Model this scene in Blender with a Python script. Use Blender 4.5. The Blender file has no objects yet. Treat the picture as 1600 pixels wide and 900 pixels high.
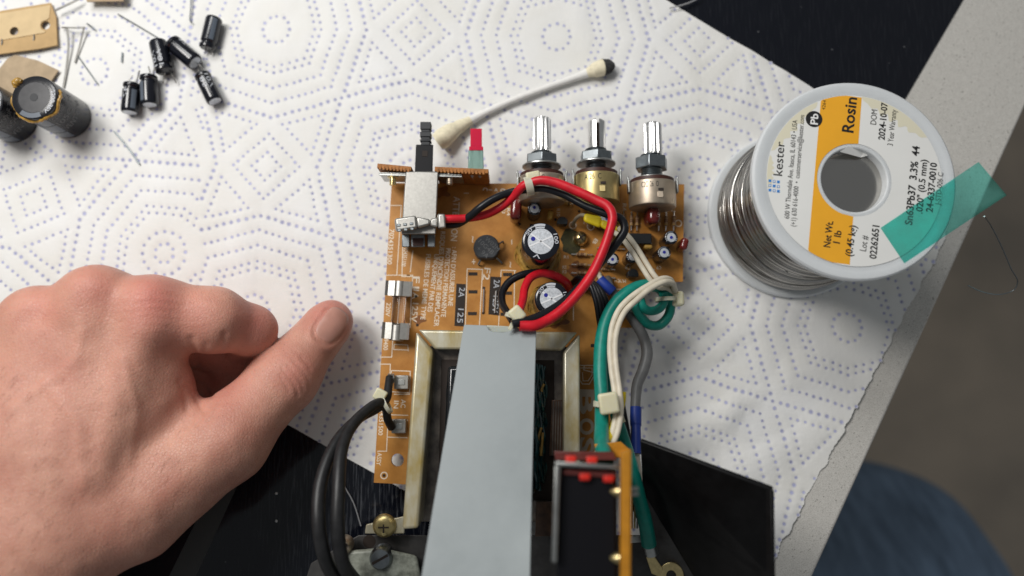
import bpy, bmesh, math, random
import numpy as np
from mathutils import Vector, Matrix, noise
from mathutils.bvhtree import BVHTree
random.seed(7); rng = np.random.default_rng(7)
sc = bpy.context.scene
COL = sc.collection
sc.unit_settings.scale_length = 0.01          # one unit is one centimetre

# ---------------------------------------------------------------- camera, light, exposure
CAM_H, TILT, FPX = 27.0, math.radians(6.8), 1090.0
cd = bpy.data.cameras.new('camera'); cam = bpy.data.objects.new('camera', cd); COL.objects.link(cam)
cam.location = (0, 0, CAM_H); cam.rotation_euler = (TILT, 0, 0)
cd.sensor_width = 36.0; cd.lens = FPX / 1600 * 36.0
cd.clip_start = 0.5; cd.clip_end = 2000
cd.dof.use_dof = True; cd.dof.focus_distance = 23.9; cd.dof.aperture_fstop = cd.lens * 1e-3 / (2 * 0.25)
sc.camera = cam
world = bpy.data.worlds.new('World'); sc.world = world; world.use_nodes = True
bg = world.node_tree.nodes['Background']; bg.inputs[0].default_value = (0.93, 0.97, 1.0, 1); bg.inputs[1].default_value = 0.17
def area(name, loc, target, size, power, color):
    l = bpy.data.lights.new(name, 'AREA'); l.shape = 'RECTANGLE'; l.size, l.size_y = size; l.energy = power; l.color = color
    o = bpy.data.objects.new(name, l); COL.objects.link(o); o.location = loc
    o.rotation_euler = (Vector(target) - Vector(loc)).to_track_quat('-Z', 'Y').to_euler()
    return o
area('ceiling_lamp', (-30, 22, 46), (-6, 2, 0), (15, 19), 19300, (1.0, 0.97, 0.93))
area('ceiling_lamp', (-17, 43, 49), (-4, 4, 0), (22, 14), 13400, (0.985, 0.985, 0.97))
sc.view_settings.view_transform = 'Standard'; sc.view_settings.look = 'None'
sc.view_settings.exposure = 0.03; sc.view_settings.gamma = 1.0

# ---------------------------------------------------------------- helpers
CT, ST = math.cos(TILT), math.sin(TILT)
def ray(px, py):
    dx, dy = (px - 800) / FPX, -(py - 450) / FPX
    return Vector((dx, dy * CT + ST, dy * ST - CT))
def W(px, py, z):                             # the place at height z that the photograph shows at (px, py)
    r = ray(px, py); t = (z - CAM_H) / r.z
    return Vector((r.x * t, r.y * t, z))
def R(px, py, z, n):                          # n pixels there, in centimetres
    return n * (z - CAM_H) / ray(px, py).z / FPX

OFF = {}
def tag(o, label=None, cat=None, group=None, kind=None):
    if label: o['label'] = label
    if cat: o['category'] = cat
    if group: o['group'] = group
    if kind: o['kind'] = kind
    return o
def empty(name, loc=(0, 0, 0), label=None, cat=None, group=None):
    o = bpy.data.objects.new(name, None); COL.objects.link(o); o.location = loc; o.empty_display_size = 0.5
    OFF[o.name] = Vector(loc)
    return tag(o, label, cat, group)
def local_root(o): OFF[o.name] = Vector((0, 0, 0))

def basis(d):
    d = Vector(d).normalized()
    a = Vector((0, 0, 1)) if abs(d.z) < 0.9 else Vector((1, 0, 0))
    u = d.cross(a).normalized(); v = d.cross(u).normalized()
    return u, v, d

class MB:
    def __init__(s): s.v = []; s.f = []; s.m = []; s.g = []
    def add(s, vs, fs, mi=0):
        b = len(s.v); s.v.extend(Vector(p) for p in vs)
        s.g.append((b, len(s.v)))
        for f in fs: s.f.append([b + i for i in f]); s.m.append(mi)
        return s
    def box(s, c, size, rot=None, mi=0):
        hx, hy, hz = size[0] / 2, size[1] / 2, size[2] / 2
        vs = [Vector((x * hx, y * hy, z * hz)) for z in (-1, 1) for y in (-1, 1) for x in (-1, 1)]
        if rot is not None: vs = [rot @ p for p in vs]
        vs = [p + Vector(c) for p in vs]
        return s.add(vs, [(0, 2, 3, 1), (4, 5, 7, 6), (0, 1, 5, 4), (2, 6, 7, 3), (0, 4, 6, 2), (1, 3, 7, 5)], mi)
    def hexa(s, bot, top, mi=0):              # two loops of equal length
        n = len(bot)
        fs = [tuple(range(n))[::-1], tuple(range(n, 2 * n))] + [(i, (i + 1) % n, n + (i + 1) % n, n + i) for i in range(n)]
        return s.add(list(bot) + list(top), fs, mi)
    def cyl(s, p0, p1, r0, r1=None, seg=24, mi=0, caps=True):
        p0, p1 = Vector(p0), Vector(p1); r1 = r0 if r1 is None else r1
        u, v, d = basis(p1 - p0); vs = []
        for p, r in ((p0, r0), (p1, r1)):
            vs += [p + (u * math.cos(a) + v * math.sin(a)) * r for a in (2 * math.pi * i / seg for i in range(seg))]
        fs = [(i, (i + 1) % seg, seg + (i + 1) % seg, seg + i) for i in range(seg)]
        if caps: fs += [tuple(range(seg))[::-1], tuple(range(seg, 2 * seg))]
        return s.add(vs, fs, mi)
    def lathe(s, prof, p, d, seg=32, mi=0, mis=None, close=False):    # prof: (radius, distance along d)
        u, v, d = basis(d); p = Vector(p); vs = []; n = len(prof)
        for r, h in prof:
            vs += [p + d * h + (u * math.cos(a) + v * math.sin(a)) * r for a in (2 * math.pi * i / seg for i in range(seg))]
        b = len(s.v); s.v.extend(vs); s.g.append((b, len(s.v)))
        for k in range(n if close else n - 1):
            k2 = (k + 1) % n
            for i in range(seg):
                j = (i + 1) % seg
                s.f.append([b + k * seg + i, b + k * seg + j, b + k2 * seg + j, b + k2 * seg + i]); s.m.append(mis[k] if mis else mi)
        if not close:
            for k in (0, n - 1):
                if prof[k][0] > 1e-4: s.f.append([b + k * seg + i for i in range(seg)]); s.m.append(mis[min(k, n - 2)] if mis else mi)
        return s
    def tube(s, pts, r, seg=12, mi=0, sub=6, caps=True, smooth=True):
        P = [Vector(p) for p in pts]; Rr = list(r) if hasattr(r, '__len__') else [r] * len(P)
        if smooth and len(P) > 2: P, Rr = catmull(P, Rr, sub)
        n = len(P); T = [(P[min(i + 1, n - 1)] - P[max(i - 1, 0)]).normalized() for i in range(n)]
        u, _, _ = basis(T[0]); vs = []
        for i in range(n):
            u = (u - T[i] * u.dot(T[i])).normalized(); v = T[i].cross(u)
            vs += [P[i] + (u * math.cos(a) + v * math.sin(a)) * Rr[i] for a in (2 * math.pi * k / seg for k in range(seg))]
        fs = [(i * seg + k, i * seg + (k + 1) % seg, (i + 1) * seg + (k + 1) % seg, (i + 1) * seg + k) for i in range(n - 1) for k in range(seg)]
        if caps: fs += [tuple(range(seg))[::-1], tuple(range((n - 1) * seg, n * seg))]
        return s.add(vs, fs, mi)
    def build(s, name, mats, parent=None, smooth=True, bev=0, ang=38, seg=2, split=False, label=None):
        if split and len(s.g) > 1:                # one object for each piece added
            out = []
            for a, e in s.g:
                q = MB(); q.v = s.v[a:e]; q.g = [(0, e - a)]
                for f, m_ in zip(s.f, s.m):
                    if a <= f[0] < e: q.f.append([i - a for i in f]); q.m.append(m_)
                out.append(q.build(name, mats, parent, smooth, bev, ang, seg))
            return out[0]
        if not isinstance(mats, (list, tuple)): mats = [mats]
        off = OFF.get(parent.name, Vector((0, 0, 0))) if parent else Vector((0, 0, 0))
        me = bpy.data.meshes.new(name); me.from_pydata([p - off for p in s.v], [], s.f)
        for m in mats: me.materials.append(m)
        me.polygons.foreach_set('material_index', s.m)
        bm = bmesh.new(); bm.from_mesh(me); bmesh.ops.recalc_face_normals(bm, faces=bm.faces); bm.to_mesh(me); bm.free()
        if smooth:
            me.polygons.foreach_set('use_smooth', [True] * len(me.polygons)); me.set_sharp_from_angle(angle=math.radians(ang))
        me.update()
        o = bpy.data.objects.new(name, me); COL.objects.link(o)
        if parent: o.parent = parent
        OFF[o.name] = off.copy()
        if bev:
            b = o.modifiers.new('bevel', 'BEVEL'); b.width = bev; b.segments = seg; b.limit_method = 'ANGLE'; b.angle_limit = math.radians(35)
        return o

def catmull(P, Rr, sub):
    out, ro = [], []
    n = len(P); Q = [P[0] * 2 - P[1]] + P + [P[-1] * 2 - P[-2]]; q = [Rr[0]] + Rr + [Rr[-1]]
    for i in range(n - 1):
        p0, p1, p2, p3 = Q[i:i + 4]
        t01, t12, t23 = [max(1e-4, (b - a).length) ** 0.5 for a, b in ((p0, p1), (p1, p2), (p2, p3))]
        m1 = (p2 - p1) + ((p1 - p0) / t01 - (p2 - p0) / (t01 + t12)) * t12
        m2 = (p2 - p1) + ((p3 - p2) / t23 - (p3 - p1) / (t12 + t23)) * t12
        for k in range(sub):
            t = k / sub; t2, t3 = t * t, t * t * t
            out.append(p1 * (2 * t3 - 3 * t2 + 1) + m1 * (t3 - 2 * t2 + t) + p2 * (3 * t2 - 2 * t3) + m2 * (t3 - t2))
            ro.append(q[i + 1] + (q[i + 2] - q[i + 1]) * (3 * t2 - 2 * t3))
    out.append(P[-1]); ro.append(Rr[-1])
    return out, ro

def sheet2d(loops, depth=0.0):                # filled outline with holes -> (verts, faces), depth centred on z 0
    cu = bpy.data.curves.new('outline', 'CURVE'); cu.dimensions = '2D'; cu.fill_mode = 'BOTH'; cu.extrude = depth / 2
    for lp in loops:
        sp = cu.splines.new('POLY'); sp.points.add(len(lp) - 1); sp.use_cyclic_u = True
        for i, p in enumerate(lp): sp.points[i].co = (p[0], p[1], 0, 1)
    ob = bpy.data.objects.new('outline', cu); me = bpy.data.meshes.new_from_object(ob)
    vs = [v.co.copy() for v in me.vertices]; fs = [tuple(p.vertices) for p in me.polygons]
    bpy.data.objects.remove(ob); bpy.data.curves.remove(cu); bpy.data.meshes.remove(me)
    return vs, fs
def circle(c, r, n=32, ph=0): return [(c[0] + r * math.cos(2 * math.pi * i / n + ph), c[1] + r * math.sin(2 * math.pi * i / n + ph)) for i in range(n)]

TXT = {}
def text2d(s, bold=0.0):
    k = (s, bold)
    if k not in TXT:
        cu = bpy.data.curves.new('lettering', 'FONT'); cu.body = s; cu.offset = bold; cu.resolution_u = 3; cu.size = 1.0
        ob = bpy.data.objects.new('lettering', cu); me = bpy.data.meshes.new_from_object(ob)
        vs = [v.co.copy() for v in me.vertices]; fs = [tuple(p.vertices) for p in me.polygons]
        bpy.data.objects.remove(ob); bpy.data.curves.remove(cu); bpy.data.meshes.remove(me)
        TXT[k] = (vs, fs)
    return TXT[k]
def put_text(mb, s, place, p0, p1, hpx, bold=0.0, mi=0, up=None):
    # lettering laid on a surface: baseline runs p0 -> p1 (pixels put on the surface by place()), capital height hpx pixels
    vs, fs = text2d(s, bold)
    if not vs: return
    x0, x1 = min(v.x for v in vs), max(v.x for v in vs)
    A, B = place(*p0), place(*p1); L = (B - A).length; d = (B - A).normalized()
    n = Vector((0, 0, 1)) if up is None else up
    q = n.cross(d).normalized()
    h = hpx * L / max(1e-6, math.hypot(p1[0] - p0[0], p1[1] - p0[1])) / 0.70
    mb.add([A + d * ((v.x - x0) / (x1 - x0) * L) + q * (v.y * h) for v in vs], fs, mi)
def line_strip(mb, pts, w, mi=0, closed=False):   # flat printed line of width w along 3D points
    P = [Vector(p) for p in pts]
    if closed: P = P + [P[0]]
    for a, b in zip(P[:-1], P[1:]):
        d = (b - a).normalized(); q = Vector((0, 0, 1)).cross(d).normalized() * w / 2; e = d * w / 2
        mb.add([a - e - q, b + e - q, b + e + q, a - e + q], [(0, 1, 2, 3)], mi)

# ---------------------------------------------------------------- materials
def nodes(m): return m.node_tree.nodes, m.node_tree.links
def mat(name, col, rough=0.5, metal=0.0, var=0.0, vscale=3.0, bump=0.0, bscale=30.0, coat=0.0, trans=0.0, sss=0.0, sssr=(1, .5, .3), spec=0.5, alpha=1.0, aniso=None, col2=None, ior=1.45, rvar=0.0, detail=4):
    m = bpy.data.materials.new(name); m.use_nodes = True; N, L = nodes(m); b = N['Principled BSDF']
    I = b.inputs; I['Base Color'].default_value = (*col, 1); I['Roughness'].default_value = rough; I['Metallic'].default_value = metal
    I['Coat Weight'].default_value = coat; I['Coat Roughness'].default_value = 0.12; I['Transmission Weight'].default_value = trans; I['IOR'].default_value = ior
    I['Specular IOR Level'].default_value = spec; I['Alpha'].default_value = alpha
    if sss: I['Subsurface Weight'].default_value = sss; I['Subsurface Radius'].default_value = sssr; I['Subsurface Scale'].default_value = 0.35
    tc = N.new('ShaderNodeTexCoord'); src = tc.outputs['Object']
    if aniso:
        mp = N.new('ShaderNodeMapping'); mp.inputs['Scale'].default_value = aniso; L.new(src, mp.inputs[0]); src = mp.outputs[0]
    if var or col2 or rvar:
        nz = N.new('ShaderNodeTexNoise'); nz.inputs['Scale'].default_value = vscale; nz.inputs['Detail'].default_value = detail; nz.inputs['Roughness'].default_value = 0.62; L.new(src, nz.inputs['Vector'])
        rp = N.new('ShaderNodeValToRGB'); L.new(nz.outputs['Fac'], rp.inputs[0])
        c1 = [max(0, c * (1 - var)) for c in col]; c2 = col2 or [min(1, c * (1 + var)) for c in col]
        rp.color_ramp.elements[0].position = 0.34; rp.color_ramp.elements[1].position = 0.68
        rp.color_ramp.elements[0].color = (*c1, 1); rp.color_ramp.elements[1].color = (*c2, 1)
        if var or col2: L.new(rp.outputs[0], I['Base Color'])
        if rvar:
            mr = N.new('ShaderNodeMapRange'); mr.inputs['From Min'].default_value = .3; mr.inputs['From Max'].default_value = .7
            mr.inputs['To Min'].default_value = max(0.02, rough - rvar); mr.inputs['To Max'].default_value = min(1, rough + rvar)
            L.new(nz.outputs['Fac'], mr.inputs[0]); L.new(mr.outputs[0], I['Roughness'])
    if bump:
        nb = N.new('ShaderNodeTexNoise'); nb.inputs['Scale'].default_value = bscale; nb.inputs['Detail'].default_value = 3; L.new(src, nb.inputs['Vector'])
        bp = N.new('ShaderNodeBump'); bp.inputs['Strength'].default_value = bump; bp.inputs['Distance'].default_value = 0.02
        L.new(nb.outputs['Fac'], bp.inputs['Height']); L.new(bp.outputs[0], I['Normal'])
    return m
M = {}
M['paper'] = mat('paper', (.785, .775, .74), .95, var=.02, vscale=.30, col2=(.81, .81, .805), bump=.45, bscale=14, spec=.15)
M['dot'] = mat('blue_ink_dot', (.41, .425, .62), .9, var=.25, vscale=.8, spec=.1)
M['dot_rim'] = mat('blue_ink_fade', (.61, .61, .69), .9, spec=.1)
M['quartz'] = mat('quartz', (.64, .62, .58), .42, var=.05, vscale=5, spec=.4)
M['glass'] = mat('black_glass', (.004, .005, .008), .10, var=.5, vscale=1.2, rvar=.06, spec=.5)
M['band'] = mat('band_grey', (.05, .05, .048), .4)
M['floor'] = mat('floor_tile', (.42, .355, .285), .6, var=.22, vscale=.022, col2=(.60, .49, .375))
M['grout'] = mat('grout', (.10, .09, .075), .8)
M['pcb'] = mat('phenolic_board', (.45, .185, .032), .40, var=.14, vscale=1.1, col2=(.57, .265, .06), coat=.10, spec=.35, bump=.05, bscale=4)
M['pcb_dark'] = mat('phenolic_edge', (.34, .13, .025), .6, var=.3, vscale=6, bump=.5, bscale=18)
M['flux'] = mat('dark_flux', (.045, .04, .012), .3, var=.4, vscale=5, coat=.3)
M['grime'] = mat('board_grime', (.22, .075, .012), .35, var=.3, vscale=3, coat=.2)
M['silk'] = mat('white_print', (.80, .70, .56), .6)
M['cross'] = mat('pressed_line', (.80, .81, .83), .6)
M['hole'] = mat('dark_hole', (.02, .012, .008), .7)
M['tin'] = mat('tinned_steel', (.40, .39, .365), .40, metal=.8, var=.09, vscale=10, bump=.06, bscale=24)
M['dull'] = mat('dull_zinc', (.46, .47, .455), .38, metal=1, var=.15, vscale=4)
M['zinc_dark'] = mat('dark_zinc', (.26, .285, .30), .36, metal=1, var=.12, vscale=5)
M['alu'] = mat('aluminium', (.88, .875, .86), .30, metal=1, var=.05, vscale=5)
M['can_tan'] = mat('nickel_can', (.50, .42, .33), .42, metal=.85, var=.12, vscale=3)
M['can_gold'] = mat('brass_can', (.56, .45, .21), .38, metal=.9, var=.1, vscale=3)
M['brass'] = mat('brass', (.62, .50, .25), .32, metal=1, var=.12, vscale=8)
M['solder'] = mat('solder_wire', (.52, .50, .47), .2, metal=1)
M['blackp'] = mat('black_plastic', (.006, .006, .008), .42, spec=.22, bump=.06, bscale=20)
M['greyp'] = mat('dark_grey_plastic', (.026, .028, .032), .55, bump=.1, bscale=20)
M['phen'] = mat('brown_phenolic', (.055, .018, .012), .5)
M['red'] = mat('red_insulation', (.60, .010, .022), .38, spec=.5, var=.14, vscale=3, bump=.15, bscale=6)
M['blackw'] = mat('black_insulation', (.009, .010, .013), .34, spec=.4)
M['blackc'] = mat('charcoal_insulation', (.016, .016, .017), .42, var=.3, vscale=4, spec=.45, bump=.2, bscale=6)
M['white'] = mat('cream_insulation', (.66, .60, .48), .45, var=.10, vscale=3, bump=.2, bscale=7)
M['green'] = mat('green_insulation', (.004, .22, .17), .40, var=.14, vscale=3, bump=.2, bscale=6)
M['greyw'] = mat('grey_insulation', (.14, .14, .14), .42, var=.1, vscale=4)
M['blue'] = mat('blue_sleeve', (.012, .04, .27), .45)
M['yellow'] = mat('yellow_sleeve', (.72, .55, .012), .5, var=.06, vscale=6)
M['clearw'] = mat('clear_insulation', (.30, .26, .19), .3)
M['tie'] = mat('nylon_tie', (.66, .63, .45), .42, sss=.4, sssr=(1, .8, .4))
M['maroon'] = mat('maroon_dip', (.135, .014, .012), .2, var=.15, vscale=6, coat=.5)
M['resist'] = mat('resistor_body', (.40, .24, .12), .4, var=.1, vscale=9)
M['rband'] = mat('resistor_band', (.10, .025, .015), .4)
M['ceramic'] = mat('yellow_ceramic', (.50, .29, .06), .4, var=.1)
M['ic'] = mat('chip_black', (.012, .014, .016), .42)
M['rect'] = mat('rectifier_grey', (.042, .046, .052), .6, bump=.25, bscale=22)
M['sleeve'] = mat('capacitor_sleeve', (.007, .008, .013), .2, coat=.2)
M['sleeve_stripe'] = mat('sleeve_stripe', (.10, .12, .15), .3, coat=.2)
M['sleeve_b'] = mat('large_sleeve', (.013, .014, .018), .26, bump=.10, bscale=9, coat=.15)
M['captop'] = mat('capacitor_top', (.62, .65, .69), .45, metal=.55, var=.2, vscale=12, bump=.2, bscale=30)
M['capgrey'] = mat('grey_disc', (.062, .062, .066), .5, var=.15, vscale=5)
M['print'] = mat('pale_print', (.50, .52, .56), .5)
M['printd'] = mat('faint_print', (.13, .135, .14), .5)
M['bluepen'] = mat('blue_marker', (.008, .012, .26), .5)
M['glue'] = mat('amber_glue', (.42, .24, .045), .3, var=.35, vscale=6, coat=.3, bump=.4, bscale=7)
M['gpaint'] = mat('grey_paint', (.30, .335, .345), .46, var=.07, vscale=.45, col2=(.335, .37, .38), bump=.10, bscale=26, rvar=.12)
M['frame'] = mat('varnished_tin', (.50, .48, .385), .34, metal=.30, var=.0, vscale=1.4, col2=(.36, .27, .085), aniso=(1.2, .5, 1), bump=.06, bscale=8, coat=.35)
M['lam'] = mat('lamination', (.10, .075, .058), .3, var=.55, vscale=1.6, col2=(.24, .20, .165), coat=.5, aniso=(1, .8, 1))
M['lamb'] = mat('brown_lamination', (.085, .042, .022), .42, var=.4, vscale=2.5, coat=.3)
M['wind'] = mat('winding_varnish', (.008, .010, .012), .12, coat=.6, bump=.6, bscale=3)
M['emblem'] = mat('emblem_print', (.50, .42, .33), .6)
M['teal_tape'] = mat('teal_winding_tape', (.006, .045, .05), .18, coat=.6, var=.6, vscale=4, bump=.8, bscale=4)
M['black_metal'] = mat('black_steel', (.006, .006, .0065), .40, spec=.22, var=.3, vscale=2, bump=.05, bscale=12)
M['chassis'] = mat('chassis_steel', (.045, .043, .042), .42, var=.3, vscale=1.5)
M['nylon_w'] = mat('white_nylon', (.44, .47, .42), .4, sss=.2)
M['nylon_d'] = mat('dirty_nylon', (.20, .21, .17), .45, var=.5, vscale=2.2, col2=(.36, .38, .32))
M['redpin'] = mat('red_plastic', (.60, .025, .015), .35)
M['orange_b'] = mat('orange_board', (.48, .20, .012), .5, var=.15, vscale=3)
M['clear_red'] = mat('reddish_plastic', (.12, .03, .026), .25)
M['spool'] = mat('milky_plastic', (.66, .685, .70), .34, sss=.5, sssr=(1, 1, 1), var=.02, vscale=1)
M['hubbright'] = mat('hub_brightening_grey', (.60, .62, .64), .5)  # pale tone of the raised floor that brightens the spool's hole
M['label'] = mat('label_paper', (.80, .80, .775), .55, var=.02, vscale=.8)
M['stain'] = mat('yellowed_paper', (.74, .70, .54), .5)
M['orange'] = mat('label_orange', (.88, .42, .025), .5, var=.03, vscale=1.2)
M['ink'] = mat('black_ink', (.012, .012, .013), .6)
M['inkw'] = mat('white_ink', (.85, .85, .84), .6)
M['inkb'] = mat('blue_ink', (.03, .22, .62), .6)
M['card'] = mat('cardboard', (.50, .335, .16), .8, var=.09, vscale=1.6, bump=.15, bscale=14)
M['card2'] = mat('cardboard_light', (.64, .48, .27), .72, var=.07, vscale=1.6, bump=.12, bscale=10)
M['card3'] = mat('cardboard_grey', (.42, .32, .21), .85, var=.12, vscale=2, bump=.2, bscale=14)
M['cotton'] = mat('cotton', (.80, .73, .54), .95, var=.12, vscale=6, bump=.8, bscale=22, spec=.1)
M['swabpaper'] = mat('swab_paper', (.84, .83, .80), .8, var=.05, vscale=4, spec=.2)
M['soot'] = mat('soot', (.045, .045, .045), .95, var=.6, vscale=9, bump=.8, bscale=22)
M['ledred'] = mat('led_red', (.58, .004, .045), .25, sss=.3, sssr=(1, .1, .1))
M['ledclear'] = mat('led_clear', (.36, .56, .50), .12, trans=.55, ior=1.4)
M['fuseglass'] = mat('fuse_glass', (.97, .95, .93), .03, trans=1.0, ior=1.3)
M['nail'] = mat('nail', (.60, .275, .215), .38, sss=.3, coat=.05, var=.05, vscale=2)
M['denim'] = mat('denim', (.19, .265, .37), .9, var=.28, vscale=.5, bump=.9, bscale=1.2, aniso=(2.2, .5, .5), spec=.1)
M['strand'] = mat('grey_strand', (.35, .35, .36), .35)

# ================================================================ the setting: floor, counter, cooktop, towel
fl = MB(); fl.add([(-700, -700, -90), (700, -700, -90), (700, 700, -90), (-700, 700, -90)], [(0, 1, 2, 3)])
floor = fl.build('floor', M['floor'], smooth=False); tag(floor, kind='structure')
e0, e1 = W(1600, 172, 0), W(1268, 905, 0); ed = (e1 - e0).normalized()
# countertop slab: right edge along e0-e1
qa = Vector((-ed.y, ed.x, 0));  qa = qa if qa.x < 0 else -qa          # points inwards (left)
c = [e0 - ed * 60, e1 + ed * 34, e1 + ed * 34 + qa * 90, e0 - ed * 60 + qa * 90]
ct = MB(); ct.hexa([Vector((p.x, p.y, -3)) for p in c], [Vector((p.x, p.y, 0)) for p in c])
counter = ct.build('countertop', M['quartz'], bev=.12, seg=3)
tag(counter, 'pale speckled stone countertop under everything, its bare edge at the right', 'countertop')
# speckles of the quartz: fine dark grains in the material
N, L = nodes(M['quartz']); b = N['Principled BSDF']
tc = N.new('ShaderNodeTexCoord'); vo = N.new('ShaderNodeTexVoronoi'); vo.inputs['Scale'].default_value = 6.5; L.new(tc.outputs['Object'], vo.inputs['Vector'])
nz = N.new('ShaderNodeTexNoise'); nz.inputs['Scale'].default_value = 30; nz.inputs['Detail'].default_value = 3; L.new(tc.outputs['Object'], nz.inputs['Vector'])
r1 = N.new('ShaderNodeValToRGB'); r1.color_ramp.elements[0].position = .05; r1.color_ramp.elements[0].color = (.09, .08, .06, 1); r1.color_ramp.elements[1].position = .20; r1.color_ramp.elements[1].color = (1, 1, 1, 1); L.new(vo.outputs['Distance'], r1.inputs[0])
r2 = N.new('ShaderNodeValToRGB'); r2.color_ramp.elements[0].position = .33; r2.color_ramp.elements[0].color = (.52, .50, .47, 1); r2.color_ramp.elements[1].position = .5; r2.color_ramp.elements[1].color = (1, 1, 1, 1); L.new(nz.outputs['Fac'], r2.inputs[0])
lnk = b.inputs['Base Color'].links[0].from_socket
gt = N.new('ShaderNodeTexNoise'); gt.inputs['Scale'].default_value = 4; L.new(tc.outputs['Object'], gt.inputs['Vector'])
gm = N.new('ShaderNodeMapRange'); gm.inputs['From Min'].default_value = .40; gm.inputs['From Max'].default_value = .55; L.new(gt.outputs['Fac'], gm.inputs[0])
m1 = N.new('ShaderNodeMix'); m1.data_type = 'RGBA'; m1.blend_type = 'MULTIPLY'; L.new(gm.outputs[0], m1.inputs[0]); L.new(lnk, m1.inputs[6]); L.new(r1.outputs[0], m1.inputs[7])
m2 = N.new('ShaderNodeMix'); m2.data_type = 'RGBA'; m2.blend_type = 'MULTIPLY'; m2.inputs[0].default_value = 1; L.new(m1.outputs[2], m2.inputs[6]); L.new(r2.outputs[0], m2.inputs[7])
L.new(m2.outputs[2], b.inputs['Base Color'])

# black glass cooktop: right rim through (1505,0) and (1420,145)
g0, g1 = W(1505, 0, .05), W(1420, 145, .05); gd = (g1 - g0).normalized(); gi = Vector((-gd.y, gd.x, 0)); gi = gi if gi.x < 0 else -gi
c = [g0 - gd * 30, g1 + gd * 40, g1 + gd * 40 + gi * 66, g0 - gd * 30 + gi * 66]
gb = MB(); gb.hexa([Vector((p.x, p.y, .004)) for p in c], [Vector((p.x, p.y, .06)) for p in c])
cook = gb.build('cooktop', M['glass'], bev=.02); tag(cook, 'black glass cooktop with faint smears, partly under the paper towel', 'cooktop')
bn = MB(); bn.add([W(362, 700, .064), W(398, 700, .064), W(304, 905, .064), W(262, 905, .064)], [(0, 1, 2, 3)])  # plain grey strip laid on the glass
bn.build('grey_band', M['band'], cook, smooth=False)
# smears and scratches of the glass: dull streaks running one way
N, L = nodes(M['glass']); b = N['Principled BSDF']
tc = N.new('ShaderNodeTexCoord'); mp = N.new('ShaderNodeMapping'); mp.inputs['Rotation'].default_value = (0, 0, math.radians(-18)); mp.inputs['Scale'].default_value = (6, .35, 1); L.new(tc.outputs['Object'], mp.inputs[0])
nz = N.new('ShaderNodeTexNoise'); nz.inputs['Scale'].default_value = 3; nz.inputs['Detail'].default_value = 5; L.new(mp.outputs[0], nz.inputs['Vector'])
nl = N.new('ShaderNodeTexNoise'); nl.inputs['Scale'].default_value = .32; nl.inputs['Detail'].default_value = 3; L.new(tc.outputs['Object'], nl.inputs['Vector'])
ra = N.new('ShaderNodeMapRange'); ra.inputs['From Min'].default_value = .52; ra.inputs['From Max'].default_value = .72; L.new(nz.outputs['Fac'], ra.inputs[0])
rb = N.new('ShaderNodeMapRange'); rb.inputs['From Min'].default_value = .45; rb.inputs['From Max'].default_value = .65; L.new(nl.outputs['Fac'], rb.inputs[0])
mu = N.new('ShaderNodeMath'); mu.operation = 'MULTIPLY'; L.new(ra.outputs[0], mu.inputs[0]); L.new(rb.outputs[0], mu.inputs[1])
sc_ = N.new('ShaderNodeVectorMath'); sc_.operation = 'DISTANCE'; L.new(tc.outputs['Object'], sc_.inputs[0]); sc_.inputs[1].default_value = W(585, 765, .06)[:]     # a scuffed area by the transformer foot
sd_ = N.new('ShaderNodeMapRange'); sd_.inputs['From Min'].default_value = 5.0; sd_.inputs['From Max'].default_value = 1.0; sd_.inputs['To Min'].default_value = .10; L.new(sc_.outputs['Value'], sd_.inputs[0])
mq = N.new('ShaderNodeMath'); mq.operation = 'MULTIPLY'; L.new(ra.outputs[0], mq.inputs[0]); L.new(sd_.outputs[0], mq.inputs[1])
mx = N.new('ShaderNodeMix'); mx.data_type = 'RGBA'; L.new(mq.outputs[0], mx.inputs[0]); mx.inputs[6].default_value = (.004, .005, .009, 1); mx.inputs[7].default_value = (.085, .09, .10, 1); vs_ = N.new('ShaderNodeTexVoronoi'); vs_.inputs['Scale'].default_value = 1.6; L.new(tc.outputs['Object'], vs_.inputs['Vector'])      # dust specks
sr = N.new('ShaderNodeMapRange'); sr.inputs['From Min'].default_value = .075; sr.inputs['From Max'].default_value = .03; L.new(vs_.outputs['Distance'], sr.inputs[0])
vc = N.new('ShaderNodeMath'); vc.operation = 'GREATER_THAN'; vc.inputs[1].default_value = .62; L.new(vs_.outputs['Color'], vc.inputs[0])
sm_ = N.new('ShaderNodeMath'); sm_.operation = 'MULTIPLY'; L.new(sr.outputs[0], sm_.inputs[0]); L.new(vc.outputs[0], sm_.inputs[1])
s2_ = N.new('ShaderNodeMath'); s2_.operation = 'MULTIPLY'; s2_.inputs[1].default_value = .5; L.new(sm_.outputs[0], s2_.inputs[0])
mx2 = N.new('ShaderNodeMix'); mx2.data_type = 'RGBA'; L.new(s2_.outputs[0], mx2.inputs[0]); L.new(mx.outputs[2], mx2.inputs[6]); mx2.inputs[7].default_value = (.20, .20, .21, 1)
L.new(mx2.outputs[2], b.inputs['Base Color'])

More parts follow.
